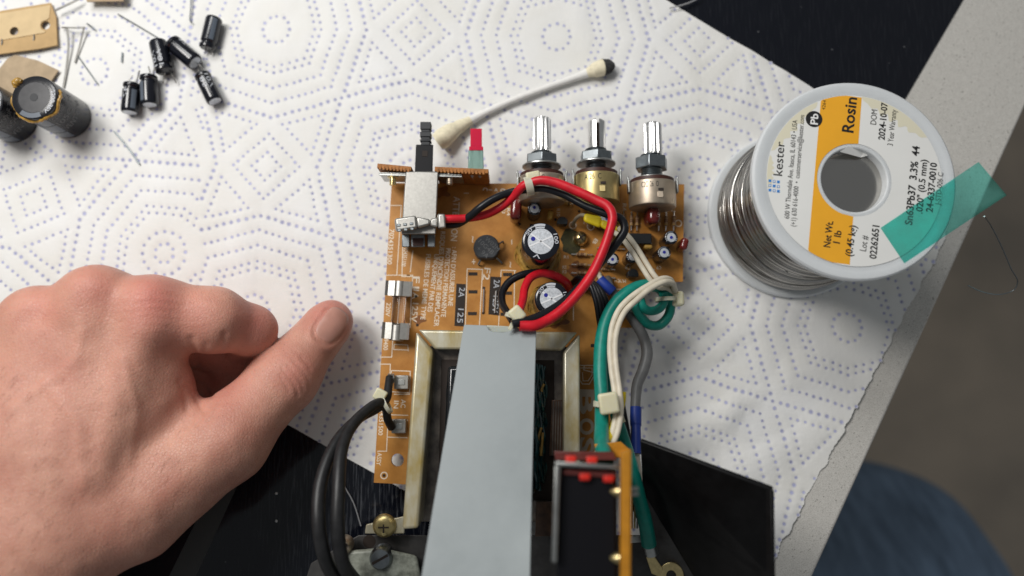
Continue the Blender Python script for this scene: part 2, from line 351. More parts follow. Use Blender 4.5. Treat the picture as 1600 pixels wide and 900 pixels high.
# ---------------------------------------------------------------- paper towel
def interp(poly, x):
    for (a, b) in zip(poly[:-1], poly[1:]):
        if x <= b[0] or b is poly[-1]:
            t = (x - a[0]) / (b[0] - a[0]); return a[1] + t * (b[1] - a[1])
def wz(x, y):                                  # gentle waves and creases of the towel lying on the glass
    h = .10 + .045 * math.sin(x * .55 + y * .35) + .035 * math.sin(y * .8 - x * .25 + 1)
    n = noise.fractal(Vector((x * .28, y * .28, 3.1)), 1.0, 2.0, 3)
    h += .07 * n
    h += .07 * max(0.0, noise.noise(Vector((x * .9 + 5, y * .35, 8.0)))) ** 1.0
    cx, cy = x - 7.6, y + 1.5                  # rucked beside the wires
    h += .10 * math.exp(-(cx * cx + cy * cy) / 14) * math.sin((x * .8 - y * 1.5) * 1.6)
    cx, cy = x - 1.5, y - 7.2
    h += .06 * math.exp(-(cx * cx + cy * cy) / 12) * math.sin((x * 1.5 + y * .5) * 1.5)
    return max(.075, h + .03)
topE = [(-250, -774), (1040, 0), (1265, 135), (1487, 285)]
botE = [(-250, 372), (0, 476), (437, 655), (640, 770), (1105, 1030)]
rightE = [(1487, 285), (1483, 345), (1466, 400), (1450, 425), (1345, 622), (1205, 882), (1105, 1030)]
leftE = [(-250, -774), (-250, 372)]
def along(poly, t):
    d = [0]
    for a, b in zip(poly[:-1], poly[1:]): d.append(d[-1] + math.hypot(b[0] - a[0], b[1] - a[1]))
    s = t * d[-1]
    for i in range(len(poly) - 1):
        if s <= d[i + 1] or i == len(poly) - 2:
            k = (s - d[i]) / (d[i + 1] - d[i]); return np.array(poly[i]) * (1 - k) + np.array(poly[i + 1]) * k
# dots of the print
o0 = W(871, 58, .1); pr = W(1085, 285, .1); PITCH = (pr - o0).length / math.sqrt(2)
def lattice(org, ang, keep):
    out = []
    ca, sa = math.cos(ang), math.sin(ang)
    ax, ay = Vector((ca, sa, 0)), Vector((sa, -ca, 0))              # x to the right, y down the picture
    U = PITCH / 216.0
    def emit(u, v, r):
        p = org + ax * (u * U) + ay * (v * U)
        if keep(p): out.append((p.x, p.y, r * U))
    def run(pts, step, r, closed=True):
        n = len(pts)
        for i in range(n if closed else n - 1):
            a, b = pts[i], pts[(i + 1) % n]; l = math.hypot(b[0] - a[0], b[1] - a[1]); k = max(1, round(l / step))
            for j in range(k): emit(a[0] + (b[0] - a[0]) * j / k, a[1] + (b[1] - a[1]) * j / k, r)
    for i in range(-6, 7):
        for j in range(-6, 7):
            u, v = i * 216, j * 216
            if (i + j) % 2 == 0:
                for m_, r in ((140, 2.75), (117, 2.3), (94, 2.3), (70, 2.2), (60, 2.2)):
                    c = m_ * .77 if m_ < 140 else 108
                    oc = [(u + m_, v), (u + c, v + c), (u, v + m_), (u - c, v + c), (u - m_, v), (u - c, v - c), (u, v - m_), (u + c, v - c)]
                    if m_ == 140:                                   # the cell line: the shared grid line, kept once by this cell
                        run(oc, 11.6, r)
                    else: run(oc, 11.0, r)
                for rr, n in (((21, 12),) if i % 2 == 0 else ((14, 8), (32, 16))):
                    for k in range(n): emit(u + rr * math.cos(2 * math.pi * k / n), v + rr * math.sin(2 * math.pi * k / n), 2.5)
            else:
                for d_, st in ((22, 10.4), (50, 10.6)): run([(u + d_, v), (u, v + d_), (u - d_, v), (u, v - d_)], st, 2.2)
                for sx in (-1, 1):
                    for sy in (-1, 1): run([(u + sx * 66, v + sy * 20), (u + sx * 20, v + sy * 66), (u + sx * 83, v + sy * 83)], 10.4, 2.25)
    return out
sA, sB = W(335, -400, .1), W(296, 900, .1)
side = lambda p: (sB.x - sA.x) * (p.y - sA.y) - (sB.y - sA.y) * (p.x - sA.x)
warp = lambda p: p
dots = lattice(o0, math.radians(-1.8), lambda p: side(p) > 0) + lattice(W(150, 112, .1), math.radians(-21.5), lambda p: side(p) < 0)
# towel grid
NU, NV = 640, 400
tcor = [np.array(p, float) for p in ((-250, -774), (1487, 285), (-250, 372), (1105, 1030))]
tp = [along(topE, i / NU) for i in range(NU + 1)]; bt = [along(botE, i / NU) for i in range(NU + 1)]
lf = [along(leftE, j / NV) for j in range(NV + 1)]
rt = [along(rightE, j / NV) + np.array((1.0 * math.sin(j * .31) + .8 * math.sin(j * .137 + 2) + 5 * noise.noise(Vector((j * .11, 2, 0))) + random.uniform(-.8, .8), 0)) for j in range(NV + 1)]
PX = np.zeros((NV + 1, NU + 1, 2))
for j in range(NV + 1):
    v = j / NV; u = np.linspace(0, 1, NU + 1)[:, None]
    PX[j] = (1 - v) * np.array(tp) + v * np.array(bt) + (1 - u) * lf[j] + u * rt[j] - ((1 - u) * (1 - v) * tcor[0] + u * (1 - v) * tcor[1] + (1 - u) * v * tcor[2] + u * v * tcor[3])
dxx = (PX[..., 0] - 800) / FPX; dyy = -(PX[..., 1] - 450) / FPX
rz = dyy * ST - CT; tt = (.1 - CAM_H) / rz; TX, TY = dxx * tt, (dyy * CT + ST) * tt
vis = (PX[..., 0] > -150) & (PX[..., 0] < 1700) & (PX[..., 1] > -130) & (PX[..., 1] < 1010)
TZ = np.zeros_like(TX)
cz = {}
G = .25                                        # the wave field on a coarse grid, then interpolated
gx0, gy0 = TX.min() - 1, TY.min() - 1; gnx, gny = int((TX.max() - gx0) / G) + 3, int((TY.max() - gy0) / G) + 3
HG = np.array([[wz(gx0 + i * G, gy0 + j * G) for i in range(gnx)] for j in range(gny)])
def step_down(x, y):                           # past the glass the sheet settles onto the stone
    s = np.clip(((x - g0.x) * -gi.x + (y - g0.y) * -gi.y - .1) / 1.2, 0, 1); return s * s * (3 - 2 * s)
def hfield(x, y):
    fx, fy = (x - gx0) / G, (y - gy0) / G
    i = np.clip(fx.astype(int), 0, gnx - 2); j = np.clip(fy.astype(int), 0, gny - 2); a, b = fx - i, fy - j
    return HG[j, i] * (1 - a) * (1 - b) + HG[j, i + 1] * a * (1 - b) + HG[j + 1, i] * (1 - a) * b + HG[j + 1, i + 1] * a * b - .056 * step_down(x, y)
TZ = hfield(TX, TY)
D = np.array(dots)
# the sheet is soft: the print wanders a little and no two dots sit quite alike
for d in D:
    wv = noise.noise_vector(Vector((d[0] * .22, d[1] * .22, 1.7))) * .085 + noise.noise_vector(Vector((d[0] * .7, d[1] * .7, 4.0))) * .02
    d[0] += wv.x + rng.normal(0, .010); d[1] += wv.y + rng.normal(0, .010)
# drop doubled dots, and dots beyond the towel's edges
key = {}
for d in D:
    k = (round(d[0] / .16), round(d[1] / .16))
    if k not in key: key[k] = d
D = np.array(list(key.values()))
def inside(poly, x, y):
    c = np.zeros(len(x), bool); n = len(poly)
    for i in range(n):
        x1, y1 = poly[i]; x2, y2 = poly[(i + 1) % n]
        c ^= ((y1 > y) != (y2 > y)) & (x < (x2 - x1) * (y - y1) / (y2 - y1 + 1e-12) + x1)
    return c
bnd = [(TX[0, i], TY[0, i]) for i in range(0, NU + 1, 8)] + [(TX[j, NU], TY[j, NU]) for j in range(0, NV + 1, 4)] + [(TX[NV, i], TY[NV, i]) for i in range(NU, -1, -8)] + [(TX[j, 0], TY[j, 0]) for j in range(NV, -1, -8)]
D = D[inside(bnd, D[:, 0], D[:, 1])]
# dimple the paper at each dot (a local stamp on a fine raster, then sampled)
F = .05; fnx, fny = int((TX.max() - gx0) / F) + 40, int((TY.max() - gy0) / F) + 40
ST_ = np.zeros((fny, fnx), np.float32); k = 7
yy, xx = np.mgrid[-k:k + 1, -k:k + 1]
for d in D:
    fi, fj = (d[0] - gx0) / F, (d[1] - gy0) / F; i, j = int(round(fi)), int(round(fj))
    if k < i < fnx - k - 1 and k < j < fny - k - 1:
        w = np.exp(-(((xx - (fi - i)) * F) ** 2 + ((yy - (fj - j)) * F) ** 2) / (2 * .075 ** 2))
        s_ = ST_[j - k:j + k + 1, i - k:i + k + 1]; np.maximum(s_, w, out=s_)
def stamp(x, y):
    fx, fy = (x - gx0) / F, (y - gy0) / F; i, j = fx.astype(int), fy.astype(int); a, b = fx - i, fy - j
    i = np.clip(i, 0, fnx - 2); j = np.clip(j, 0, fny - 2)
    return ST_[j, i] * (1 - a) * (1 - b) + ST_[j, i + 1] * a * (1 - b) + ST_[j + 1, i] * (1 - a) * b + ST_[j + 1, i + 1] * a * b
TZ = TZ - .036 * stamp(TX, TY)
TZ = np.maximum(TZ, .066 - .056 * step_down(TX, TY))
nv = (NU + 1) * (NV + 1); idx = np.arange(nv).reshape(NV + 1, NU + 1)
fq = np.stack([idx[:-1, :-1], idx[1:, :-1], idx[1:, 1:], idx[:-1, 1:]], -1)
keepf = vis[:-1, :-1] & vis[1:, 1:]
fq = fq[keepf].reshape(-1, 4)
used = np.unique(fq); remap = -np.ones(nv, int); remap[used] = np.arange(len(used)); fq = remap[fq]
def fast_mesh(name, V, Fq, m, parent=None, smooth=True):
    me = bpy.data.meshes.new(name); k = Fq.shape[1]
    me.vertices.add(len(V)); me.vertices.foreach_set('co', np.asarray(V, np.float32).ravel())
    me.loops.add(len(Fq) * k); me.loops.foreach_set('vertex_index', Fq.astype(np.int32).ravel())
    me.polygons.add(len(Fq)); me.polygons.foreach_set('loop_start', np.arange(0, len(Fq) * k, k, dtype=np.int32)); me.polygons.foreach_set('loop_total', np.full(len(Fq), k, np.int32))
    me.update(calc_edges=True); me.validate()
    for mm in (m if isinstance(m, list) else [m]): me.materials.append(mm)
    if smooth: me.polygons.foreach_set('use_smooth', np.ones(len(Fq), bool))
    o = bpy.data.objects.new(name, me); COL.objects.link(o)
    if parent: o.parent = parent
    OFF[o.name] = Vector((0, 0, 0))
    return o
V = np.stack([TX.ravel(), TY.ravel(), TZ.ravel()], -1)[used]
towel = fast_mesh('paper_towel', V, fq, M['paper'])
tag(towel, 'white quilted paper towel with blue dotted pattern spread across the cooktop', 'paper towel')
# the printed dots, lying in their dimples
na = 8; an = np.linspace(0, 2 * math.pi, na, endpoint=False)
ok = (D[:, 0] > -22) & (D[:, 0] < 22) & (D[:, 1] > -13) & (D[:, 1] < 18); D = D[ok]
rad = D[:, 2] * rng.uniform(.98, 1.26, len(D))
dx_ = D[:, 0][:, None] + rad[:, None] * np.cos(an); dy_ = D[:, 1][:, None] + rad[:, None] * np.sin(an)
pass
def ring_pts(f):
    x = D[:, 0][:, None] + rad[:, None] * f * np.cos(an); y = D[:, 1][:, None] + rad[:, None] * f * np.sin(an)
    return np.stack([x, y, np.maximum(hfield(x, y) - .036 * stamp(x, y), .066 - .056 * step_down(x, y)) + .007], -1)
V = np.concatenate([ring_pts(.68), ring_pts(1.12)], 1).reshape(-1, 3)       # inked core and the faded rim of each dot
b_ = np.arange(len(D))[:, None] * 2 * na; k_ = np.arange(na)[None]; k2 = (k_ + 1) % na
core = b_ + k_
FqR = np.stack([b_ + k_, b_ + na + k_, b_ + na + k2, b_ + k2], -1).reshape(-1, 4)
dotm = fast_mesh('embossed_dot', ring_pts(.68).reshape(-1, 3), np.arange(len(D) * na).reshape(-1, na), M['dot'], towel, smooth=False); tag(dotm, kind='stuff')
dotr = fast_mesh('dot_rim', V, FqR, M['dot_rim'], towel, smooth=False); tag(dotr, kind='stuff')
def towel_z(x, y): return float(hfield(np.array([x]), np.array([y]))[0])

# ================================================================ the amplifier unit: one thing, many parts
ROOT = W(790, 560, .12)
unit = empty('circuit_board_unit', ROOT, 'orange circuit board unit with transformer, grey strap, knob shafts and coloured wires', 'circuit board')
# board plane: rises a little towards the bottom of the picture
bt0 = W(800, 287, 1.0).y
def bz(y): return 1.0 + .035 * (bt0 - y)
def BP(px, py, dz=0.0):
    r = ray(px, py)                            # z = 27 + t rz ; z = 1 + .035 (bt0 - t ry)
    t = (1.0 + .035 * bt0 + dz - CAM_H) / (r.z + .035 * r.y)
    return Vector((r.x * t, r.y * t, CAM_H + r.z * t))
def BR(px, py, n): p = BP(px, py); return R(px, py, p.z, n)

outline = [(612, 286), (1069, 288), (1067, 440), (1001, 441), (995, 512), (955, 512), (953, 758), (633, 757), (584, 754)]
holes = [((621, 719), 10), ((739, 428), 3)]
def flat_board(out_px, hole_px, dz0, dz1, place, mb, mi=0):
    o2 = [place(*p) for p in out_px]; hs = []
    for c_, r_ in hole_px:
        cc = place(*c_); hs.append(circle((cc.x, cc.y), R(c_[0], c_[1], cc.z, r_), 24))
    vs, fs = sheet2d([[(p.x, p.y) for p in o2]] + hs, 1.0)
    vs = [Vector((v.x, v.y, bz(v.y) + (dz1 if v.z > 0 else dz0))) for v in vs]
    mb.add(vs, fs, mi)
mb = MB(); flat_board(outline, [((621, 719), 10)], -.16, 0, BP, mb)
board = mb.build('board', M['pcb'], unit, smooth=False)
# printed lines and lettering on the board
pl = lambda x, y: BP(x, y, .004)
mb = MB()
def ln(*pts, w=.03, closed=False): line_strip(mb, [pl(*p) for p in pts], w, 0, closed)
ln((611, 321), (627, 321), (620, 430), (604, 430)); ln((631, 321), (628, 432), (645, 432)); ln((645, 392), (641, 425))
ln((603, 441), (619, 441), (612, 558), (594, 558)); ln((593, 569), (610, 569), (604, 705), (590, 705))
ln((636, 430), (645, 430), (644, 450)); ln((622, 430), (640, 430)); ln((643, 450), (641, 512)); ln((616, 538), (637, 539), (638, 548)); ln((616, 538), (615, 546), (637, 547))
ln((613, 579), (641, 580), (640, 612)); ln((612, 579), (610, 588)); ln((616, 616), (640, 616)); ln((608, 648), (637, 649)); ln((606, 683), (636, 684)); ln((612, 656), (637, 657)); ln((611, 612), (640, 614))
ln((730, 420), (754, 421), (749, 510)); ln((730, 420), (727, 510)); ln((783, 422), (806, 423)); ln((783, 422), (779, 510)); ln((804, 423), (803, 505))
ln((1018, 330), (1018, 338)); ln((912, 377), (906, 377), (906, 390), (913, 390)); ln((975, 452), (958, 452)); ln((888, 473), (896, 474), (896, 500))
ln((958, 590), (912, 578), (913, 571)); ln((725, 302), (732, 302))
for p, r in (((600, 743), 5), ((1060, 349), 5), ((923, 354), 5.2), ((895, 352), 5.2)):
    c_ = pl(*p); rr = R(*p, c_.z, r); line_strip(mb, [Vector((q[0], q[1], bz(q[1]) + .004)) for q in circle((c_.x, c_.y), rr, 20)], .035, 0, True)
T = lambda s, a, b, h, bold=0.012: put_text(mb, s, pl, a, b, h, bold)
T('ATTENTION', (709, 307), (704, 376), 10, .004); T(': AFIN D\'ASSURER UNE', (707, 386), (700, 478), 7.2)
T('PROTECTION PERMANENTE', (697, 388), (689, 495), 7.2); T('LES RISQUES D\'INCENDIE REMPLACER', (690, 345), (678, 510), 7.2)
T('UNIQUEMENT PAR DES', (679, 397), (668, 487), 7.2); T('FUSIBLES DE MEME TYPE', (666, 397), (657, 499), 7.2)
T('F1', (646, 432), (645, 451), 10); T('1A', (646, 452), (644, 467), 9); T('125V', (645, 473), (642, 503), 9)
T('7024351300', (609, 358), (605, 413), 7); T('7024351100', (632, 384), (627, 416), 6.5); T('220V', (604, 473), (602, 494), 7); T('7024359400', (601, 503), (599, 547), 7)
T('7024351500', (594, 630), (591, 680), 7); T('ASSY', (590, 707), (588, 727), 7); T('AC', (627, 624), (626, 637), 7.5); T('IN', (616, 626), (615, 638), 7.5)
T('F2', (757, 418), (754, 437), 10, .004); T('-18V-0', (806, 296), (754, 293), 10); T('+', (736, 405), (736, 413), 8); T('-', (797, 374), (797, 382), 8)
T('~', (735, 369), (735, 379), 9); T('~', (794, 409), (794, 418), 9)
T('R10', (870, 326), (870, 338), 5); T('R6', (973, 318), (973, 330), 5.5); T('R7', (984, 319), (984, 329), 5); T('R8', (995, 319), (995, 329), 5); T('R12', (1049, 318), (1049, 331), 5); T('R11', (1040, 319), (1040, 330), 5)
T('R9', (978, 437), (966, 437), 6); T('C14', (968, 436), (960, 436), 5); T('R4', (792, 325), (792, 337), 5); T('A', (884, 308), (881, 315), 6); T('C', (912, 345), (912, 350), 6); T('C9', (1033, 416), (1026, 416), 5); T('C8', (985, 416), (977, 416), 5)
T('D3', (786, 323), (784, 333), 5); T('R1', (881, 404), (888, 404), 5); T('R2', (879, 420), (885, 420), 5); T('R3', (879, 427), (885, 427), 5); T('B', (930, 372), (925, 379), 6)
tag(mb.build('printed_lettering', M['silk'], board, smooth=False), kind='stuff')
# the large outlined emblem lettering at the right of the transformer
mb = MB()
for s_, a_, b_ in (('B', 608, 647), ('O', 653, 679), ('S', 683, 708), ('S', 712, 737)): T(s_, (906.5, a_), (905.5, b_), 22, .03)
mb.build('emblem_letter', M['emblem'], board, smooth=False, split=True)
mb = MB(); line_strip(mb, [pl(*p) for p in ((907, 571), (930, 571), (929, 586), (921, 600), (910, 600), (906, 594), (906, 578))], .028)
line_strip(mb, [pl(*p) for p in ((907, 575), (925, 575), (925, 586), (919, 595), (911, 595), (910, 582))], .024)
tag(mb.build('emblem_outline', M['silk'], board, smooth=False), kind='stuff')
# dark printed fuse panels with pale print, slots
mb = MB()
for a, b_, c_, d_ in (((713, 443), (728, 444), (725, 510), (710, 509)), ((766, 432), (783, 433), (780, 493), (763, 491))):
    mb.hexa([BP(*p, 0) for p in (a, b_, c_, d_)], [BP(*p, .012) for p in (a, b_, c_, d_)])
mb.build('dark_panel', M['hole'], board, smooth=False, split=True)
mb = MB(); p2 = lambda x, y: BP(x, y, .017)
for s, a, b_ in (('2A', (718, 449), (716, 464)), ('125', (716, 482), (714, 504)), ('2A', (772, 437), (771, 450)), ('125V', (771, 462), (769, 488))): put_text(mb, s, p2, a, b_, 9)
tag(mb.build('fuse_lettering', M['print'], board, smooth=False), kind='stuff')
for x, y in ((739, 428), (739, 456), (738, 490), (793, 429), (793, 458), (789, 491), (874, 472), (930, 540)):
    m2 = MB(); c_ = [BP(x - 7, y - 2.6), BP(x + 7, y - 2.6), BP(x + 7, y + 2.6), BP(x - 7, y + 2.6)]
    m2.hexa([p + Vector((0, 0, -.02)) for p in c_], [p + Vector((0, 0, .006)) for p in c_]); m2.build('slot', M['hole'], board, smooth=False)
for x, y in ((650, 463), (652, 508), (756, 450), (755, 489), (774, 453), (773, 490), (862, 331), (905, 330), (868, 343), (895, 352), (923, 354), (812, 350), (830, 352), (600, 743)):
    m2 = MB(); p = BP(x, y, .007); m2.cyl(p - Vector((0, 0, .02)), p, BR(x, y, 2.3), seg=10); m2.build('hole', M['hole'], board, smooth=False)

# jumper wires
for a, b_ in (((756, 452), (755, 488)), ((775, 455), (773, 489))):
    m2 = MB(); A, B = BP(*a), BP(*b_); h = Vector((0, 0, .07)); m2.tube([A, A + h, B + h, B], .028, seg=8, smooth=False); m2.build('jumper_wire', M['alu'], unit)

# ---- electrolytic capacitors
def electro(px, py, zt, rpx, pen, big=False, mark=True, glue=True):
    top = W(px, py, zt); r = R(px, py, zt, rpx); zb = bz(top.y); rad = min(.12, r * .25)
    m2 = MB(); m2.lathe([(r * .93, 0), (r, .04), (r, zt - zb - rad * .9), (r * .985, zt - zb - rad * .35), (r * .93, zt - zb - .02), (r * .80, zt - zb), (r * .66, zt - zb - .004)], (top.x, top.y, zb), (0, 0, 1), seg=36)
    cap = m2.build('capacitor', M['sleeve'], unit)
    m2 = MB(); m2.lathe([(r * .68, -.03), (r * .68, .006), (0.0001, .012)], top, (0, 0, 1), seg=32); ct_ = m2.build('can_top', M['captop'], cap)
    if big:                                   # pressed cross and rim print
        m2 = MB()
        for a in (.42, .42 + math.pi / 2 + .5) if big else (.5, .5 + math.pi / 2):
            d = Vector((math.cos(a), math.sin(a), 0)) * r * .62; line_strip(m2, [top - d + Vector((0, 0, .016)), top + d + Vector((0, 0, .016))], .05 if big else .025)
        tag(m2.build('pressed_cross', M['cross'], cap, smooth=False), kind='stuff')
    m2 = MB()                                  # grey polarity segment on the rim, running down the side
    n = 8; a0, a1 = (1.30, 1.95) if big else (1.2, 2.2)
    for i in range(n):
        t0, t1 = a0 + (a1 - a0) * i / n, a0 + (a1 - a0) * (i + 1) / n
        q_ = lambda t, rr, z: Vector((top.x + rr * math.cos(t), top.y + rr * math.sin(t), z))
        m2.add([q_(t0, r * .70, zt + .006), q_(t1, r * .70, zt + .006), q_(t1, r * .94, zt - .012), q_(t0, r * .94, zt - .012)], [(0, 1, 2, 3)])
        m2.add([q_(t0, r * 1.004, zt - rad), q_(t1, r * 1.004, zt - rad), q_(t1, r * 1.004, zb + .1), q_(t0, r * 1.004, zb + .1)], [(0, 1, 2, 3)])
    m2.build('polarity_stripe', M['sleeve_stripe'] if not big else M['print'], cap)
    m2 = MB()
    words = ['50', 'V', '100'] if big else ['M', '16']
    for k, s in enumerate(words):
        a = (2.45 + k * 2.0) if big else (3.6 + k * 2.2)
        c_ = top + Vector((math.cos(a), math.sin(a), 0)) * r * .81; t_ = Vector((math.sin(a), -math.cos(a), 0)); w_ = r * (.2 if len(s) < 3 else .27)
        vs, fs = text2d(s, .01); x0, x1 = min(v.x for v in vs), max(v.x for v in vs); q_ = Vector((0, 0, 1)).cross(t_)
        m2.add([c_ + t_ * ((v.x - x0) / (x1 - x0) - .5) * 2 * w_ + q_ * (v.y / .7 - .5) * r * .2 + Vector((0, 0, .012)) for v in vs], fs)
    tag(m2.build('rim_lettering', M['print'], cap, smooth=False), kind='stuff')
    if pen:
        p = W(*pen, zt + .02); m2 = MB(); m2.cyl(p - Vector((0, 0, .006)), p, R(*pen, zt, rpx * (.12 if big else .24)), seg=9); m2.build('ink_mark', M['bluepen'], cap, smooth=False)
    if big and glue:
        m2 = MB()
        for k, (rr, w_) in enumerate(((1.07, .10), (1.20, .035), (1.30, .028))):
            pts = []
            for i in range(40):
                a = 2 * math.pi * i / 40; f = rr + .05 * math.sin(a * 5 + k * 2) + .03 * math.sin(a * 11 + k)
                x, y = top.x + r * f * math.cos(a), top.y + r * f * math.sin(a); pts.append(Vector((x, y, bz(y) + .03)))
            m2.tube(pts + [pts[0]], w_ * (1 if k else 1), seg=6, sub=2)
        m2.build('glue_bead', M['glue'], cap, split=True)
    return cap
electro(845, 377, 3.7, 30, (833, 373), big=True)
electro(862, 467, 3.3, 27, (853, 461), big=True)
for px, py, pen in ((835, 326, (835, 324)), (1049, 371, (1049, 371)), (1038, 395, (1038, 394)), (957, 405, (957, 405)), (989, 400, (989, 398)), (945, 341, (948, 341))):
    electro(px, py, 2.15, 10.5, pen)

# ---- maroon film capacitors, yellow ceramics
def film(p0, p1, wpx, h, name='film_capacitor', m_='maroon'):
    A, B = BP(*p0), BP(*p1); w_ = BR(*p0, wpx); d = (B - A).normalized(); q_ = d.cross(Vector((0, 0, 1)))
    m2 = MB(); c_ = (A + B) / 2; L_ = (B - A).length
    rot = Matrix((d, q_, Vector((0, 0, 1)))).transposed()
    m2.box((0, 0, 0), (L_, w_, h)); m2.v = [rot @ v + c_ + Vector((0, 0, h / 2 + .12)) for v in m2.v]
    o = m2.build(name, M[m_], unit, bev=min(w_, h, L_) * .42, seg=4)
    m3 = MB()
    for s in (-.3, .3): m3.cyl(c_ + d * L_ * s + Vector((0, 0, -.01)), c_ + d * L_ * s + Vector((0, 0, .2)), .03, seg=8)
    m3.build('lead', M['alu'], o, split=True)
film((807, 317), (805, 352), 17, .95); film((1013, 332), (1013, 358), 19, 1.0); film((1063, 378), (1059, 396), 12, .8)
film((860, 333), (858, 347), 9, .35, 'ceramic_capacitor', 'ceramic'); film((1003, 389), (1016, 389), 7, .35, 'ceramic_capacitor', 'ceramic')

# ---- resistors
def resistor(p0, p1, wpx=6):
    A, B = BP(*p0), BP(*p1); d = (B - A); L_ = d.length; d.normalize(); r = BR(*p0, wpx / 2); up = Vector((0, 0, r + .06))
    m2 = MB(); m2.lathe([(.3 * r, 0), (r, .06), (r, .16), (.8 * r, .22), (.8 * r, .4), (r, .48), (r, .58), (.3 * r, .64)] if False else
        [(.25 * r, L_ * .22), (r, L_ * .25), (r * 1.02, L_ * .34), (.82 * r, L_ * .4), (.82 * r, L_ * .6), (r * 1.02, L_ * .66), (r, L_ * .75), (.25 * r, L_ * .78)], A + up, d, seg=12)
    o = m2.build('resistor', M['resist'], unit)
    for t in (.30, .46, .54, .70):
        m3 = MB(); rr = r * (1.05 if t in (.30, .70) else .87); m3.cyl(A + up + d * L_ * (t - .02), A + up + d * L_ * (t + .02), rr, seg=12); m3.build('colour_band', M['rband'] if t != .70 else M['ceramic'], o)
    m3 = MB(); m3.tube([A, A + up, A + up + d * L_ * .23], .026, seg=6, smooth=False); m3.tube([A + up + d * L_ * .77, B + up, B], .026, seg=6, smooth=False); m3.build('lead', M['alu'], o, split=True)
for x in (986, 995, 1029, 1040, 1052): resistor((x, 332), (x - 1, 361))
resistor((974, 330), (973, 360))
for y in (398, 414, 427): resistor((893, y), (925, y + 1))
resistor((958, 389), (975, 390), 4)
for y in (388, 405, 421, 434): resistor((933, y), (960, y + 1), 5)
for x, y in ((872, 300), (940, 305), (1010, 296)): resistor((x - 12, y + 16), (x + 12, y + 17), 5)
for x, y in ((886, 318), (925, 318), (964, 345), (1028, 402), (1012, 420)):          # glass diodes with a dark band
    A, B = BP(x - 9, y), BP(x + 9, y + 2); d = (B - A).normalized(); up = Vector((0, 0, .13)); L_ = (B - A).length
    m2 = MB(); m2.lathe([(.03, L_ * .24), (.075, L_ * .28), (.075, L_ * .72), (.03, L_ * .76)], A + up, d, seg=12); di = m2.build('diode', M['ceramic'], unit)
    m2 = MB(); m2.cyl(A + up + d * L_ * .58, A + up + d * L_ * .66, .079, seg=12); m2.build('diode_band', M['ic'], di)
    m2 = MB(); m2.tube([A, A + up, A + up + d * L_ * .25], .024, seg=6, smooth=False); m2.tube([A + up + d * L_ * .75, B + up, B], .024, seg=6, smooth=False); m2.build('lead', M['alu'], di, split=True)
for x, y in ((985, 432), (915, 452), (877, 352)):                                     # small D-shaped transistors
    p = BP(x, y); m2 = MB(); pf = [(.2 * math.cos(a), max(-.09, .2 * math.sin(a))) for a in (2 * math.pi * i / 24 for i in range(24))]
    m2.hexa([p + Vector((u, v, .15)) for u, v in pf], [p + Vector((u, v, .62)) for u, v in pf]); tr_ = m2.build('transistor', M['ic'], unit, bev=.015)
    m2 = MB()
    for u in (-.11, 0, .11): m2.cyl(p + Vector((u, 0, -.02)), p + Vector((u, 0, .16)), .022, seg=6)
    m2.build('lead', M['tin'], tr_, split=True)
for x, y, n_ in ((900, 420, 15), (690, 300, 13), (960, 470, 17), (655, 500, 9), (870, 500, 16), (1000, 400, 12)):   # old flux and grime
    c_ = BP(x, y); rr = BR(x, y, n_); m2 = MB(); k0 = rng.uniform(0, 6)
    m2.add([Vector((c_.x + rr * (1 + .25 * math.sin(3 * a + k0) + .12 * math.sin(7 * a + k0)) * math.cos(a), c_.y + rr * (.7 + .2 * math.sin(4 * a + k0)) * math.sin(a), 0)) for a in (2 * math.pi * i / 30 for i in range(30))], [tuple(range(30))])
    for v in m2.v: v.z = bz(v.y) + .0025
    m2.build('grime_patch', M['grime'], board, smooth=False)

# ---- chip
def slab(pxs, z0, z1, name, m_, bev=.02, parent=unit, place=None):
    m2 = MB(); m2.hexa([W(*p, z0) for p in pxs], [W(*p, z1) for p in pxs]); return m2.build(name, m_, parent, bev=bev)
ch = slab([(966, 364), (1018, 365), (1018, 381), (966, 380)], 1.15, 1.55, 'chip', M['ic'])
m2 = MB()
for k in range(8):
    a = BP(970 + k * 6.5, 383); m2.box(a + Vector((0, .02, .12)), (.05, .05, .28))
m2.build('pin', M['tin'], ch, split=True)
# ---- trimmer patch: dark flux stain, brass screw
c_ = BP(893, 378, .006); m2 = MB(); rr = BR(893, 378, 17)
m2.add([Vector((c_.x + rr * (1 + .12 * math.sin(3 * a + 1) + .08 * math.sin(7 * a)) * math.cos(a), c_.y + 1.25 * rr * (1 + .1 * math.sin(4 * a)) * math.sin(a), 0)) for a in (2 * math.pi * i / 28 for i in range(28))], [tuple(range(28))])
for v in m2.v: v.z = bz(v.y) + .008
m2.build('flux_stain', M['flux'], board, smooth=False)
p = BP(906, 374); r = BR(906, 374, 11)
m2 = MB(); m2.lathe([(r * 1.05, .05), (r * 1.05, .14), (r, .24), (r * .72, .36), (r * .3, .42), (0.001, .43)], p, (0, 0, 1), seg=24); sw_ = m2.build('screw', M['brass'], unit)
m2 = MB(); m2.box(p + Vector((0, 0, .42)), (r * 1.1, .06, .05), Matrix.Rotation(.6, 3, 'Z')); m2.box(p + Vector((0, 0, .421)), (r * 1.1, .06, .05), Matrix.Rotation(.6 + math.pi / 2, 3, 'Z')); m2.build('cross_slot', M['hole'], sw_, smooth=False)

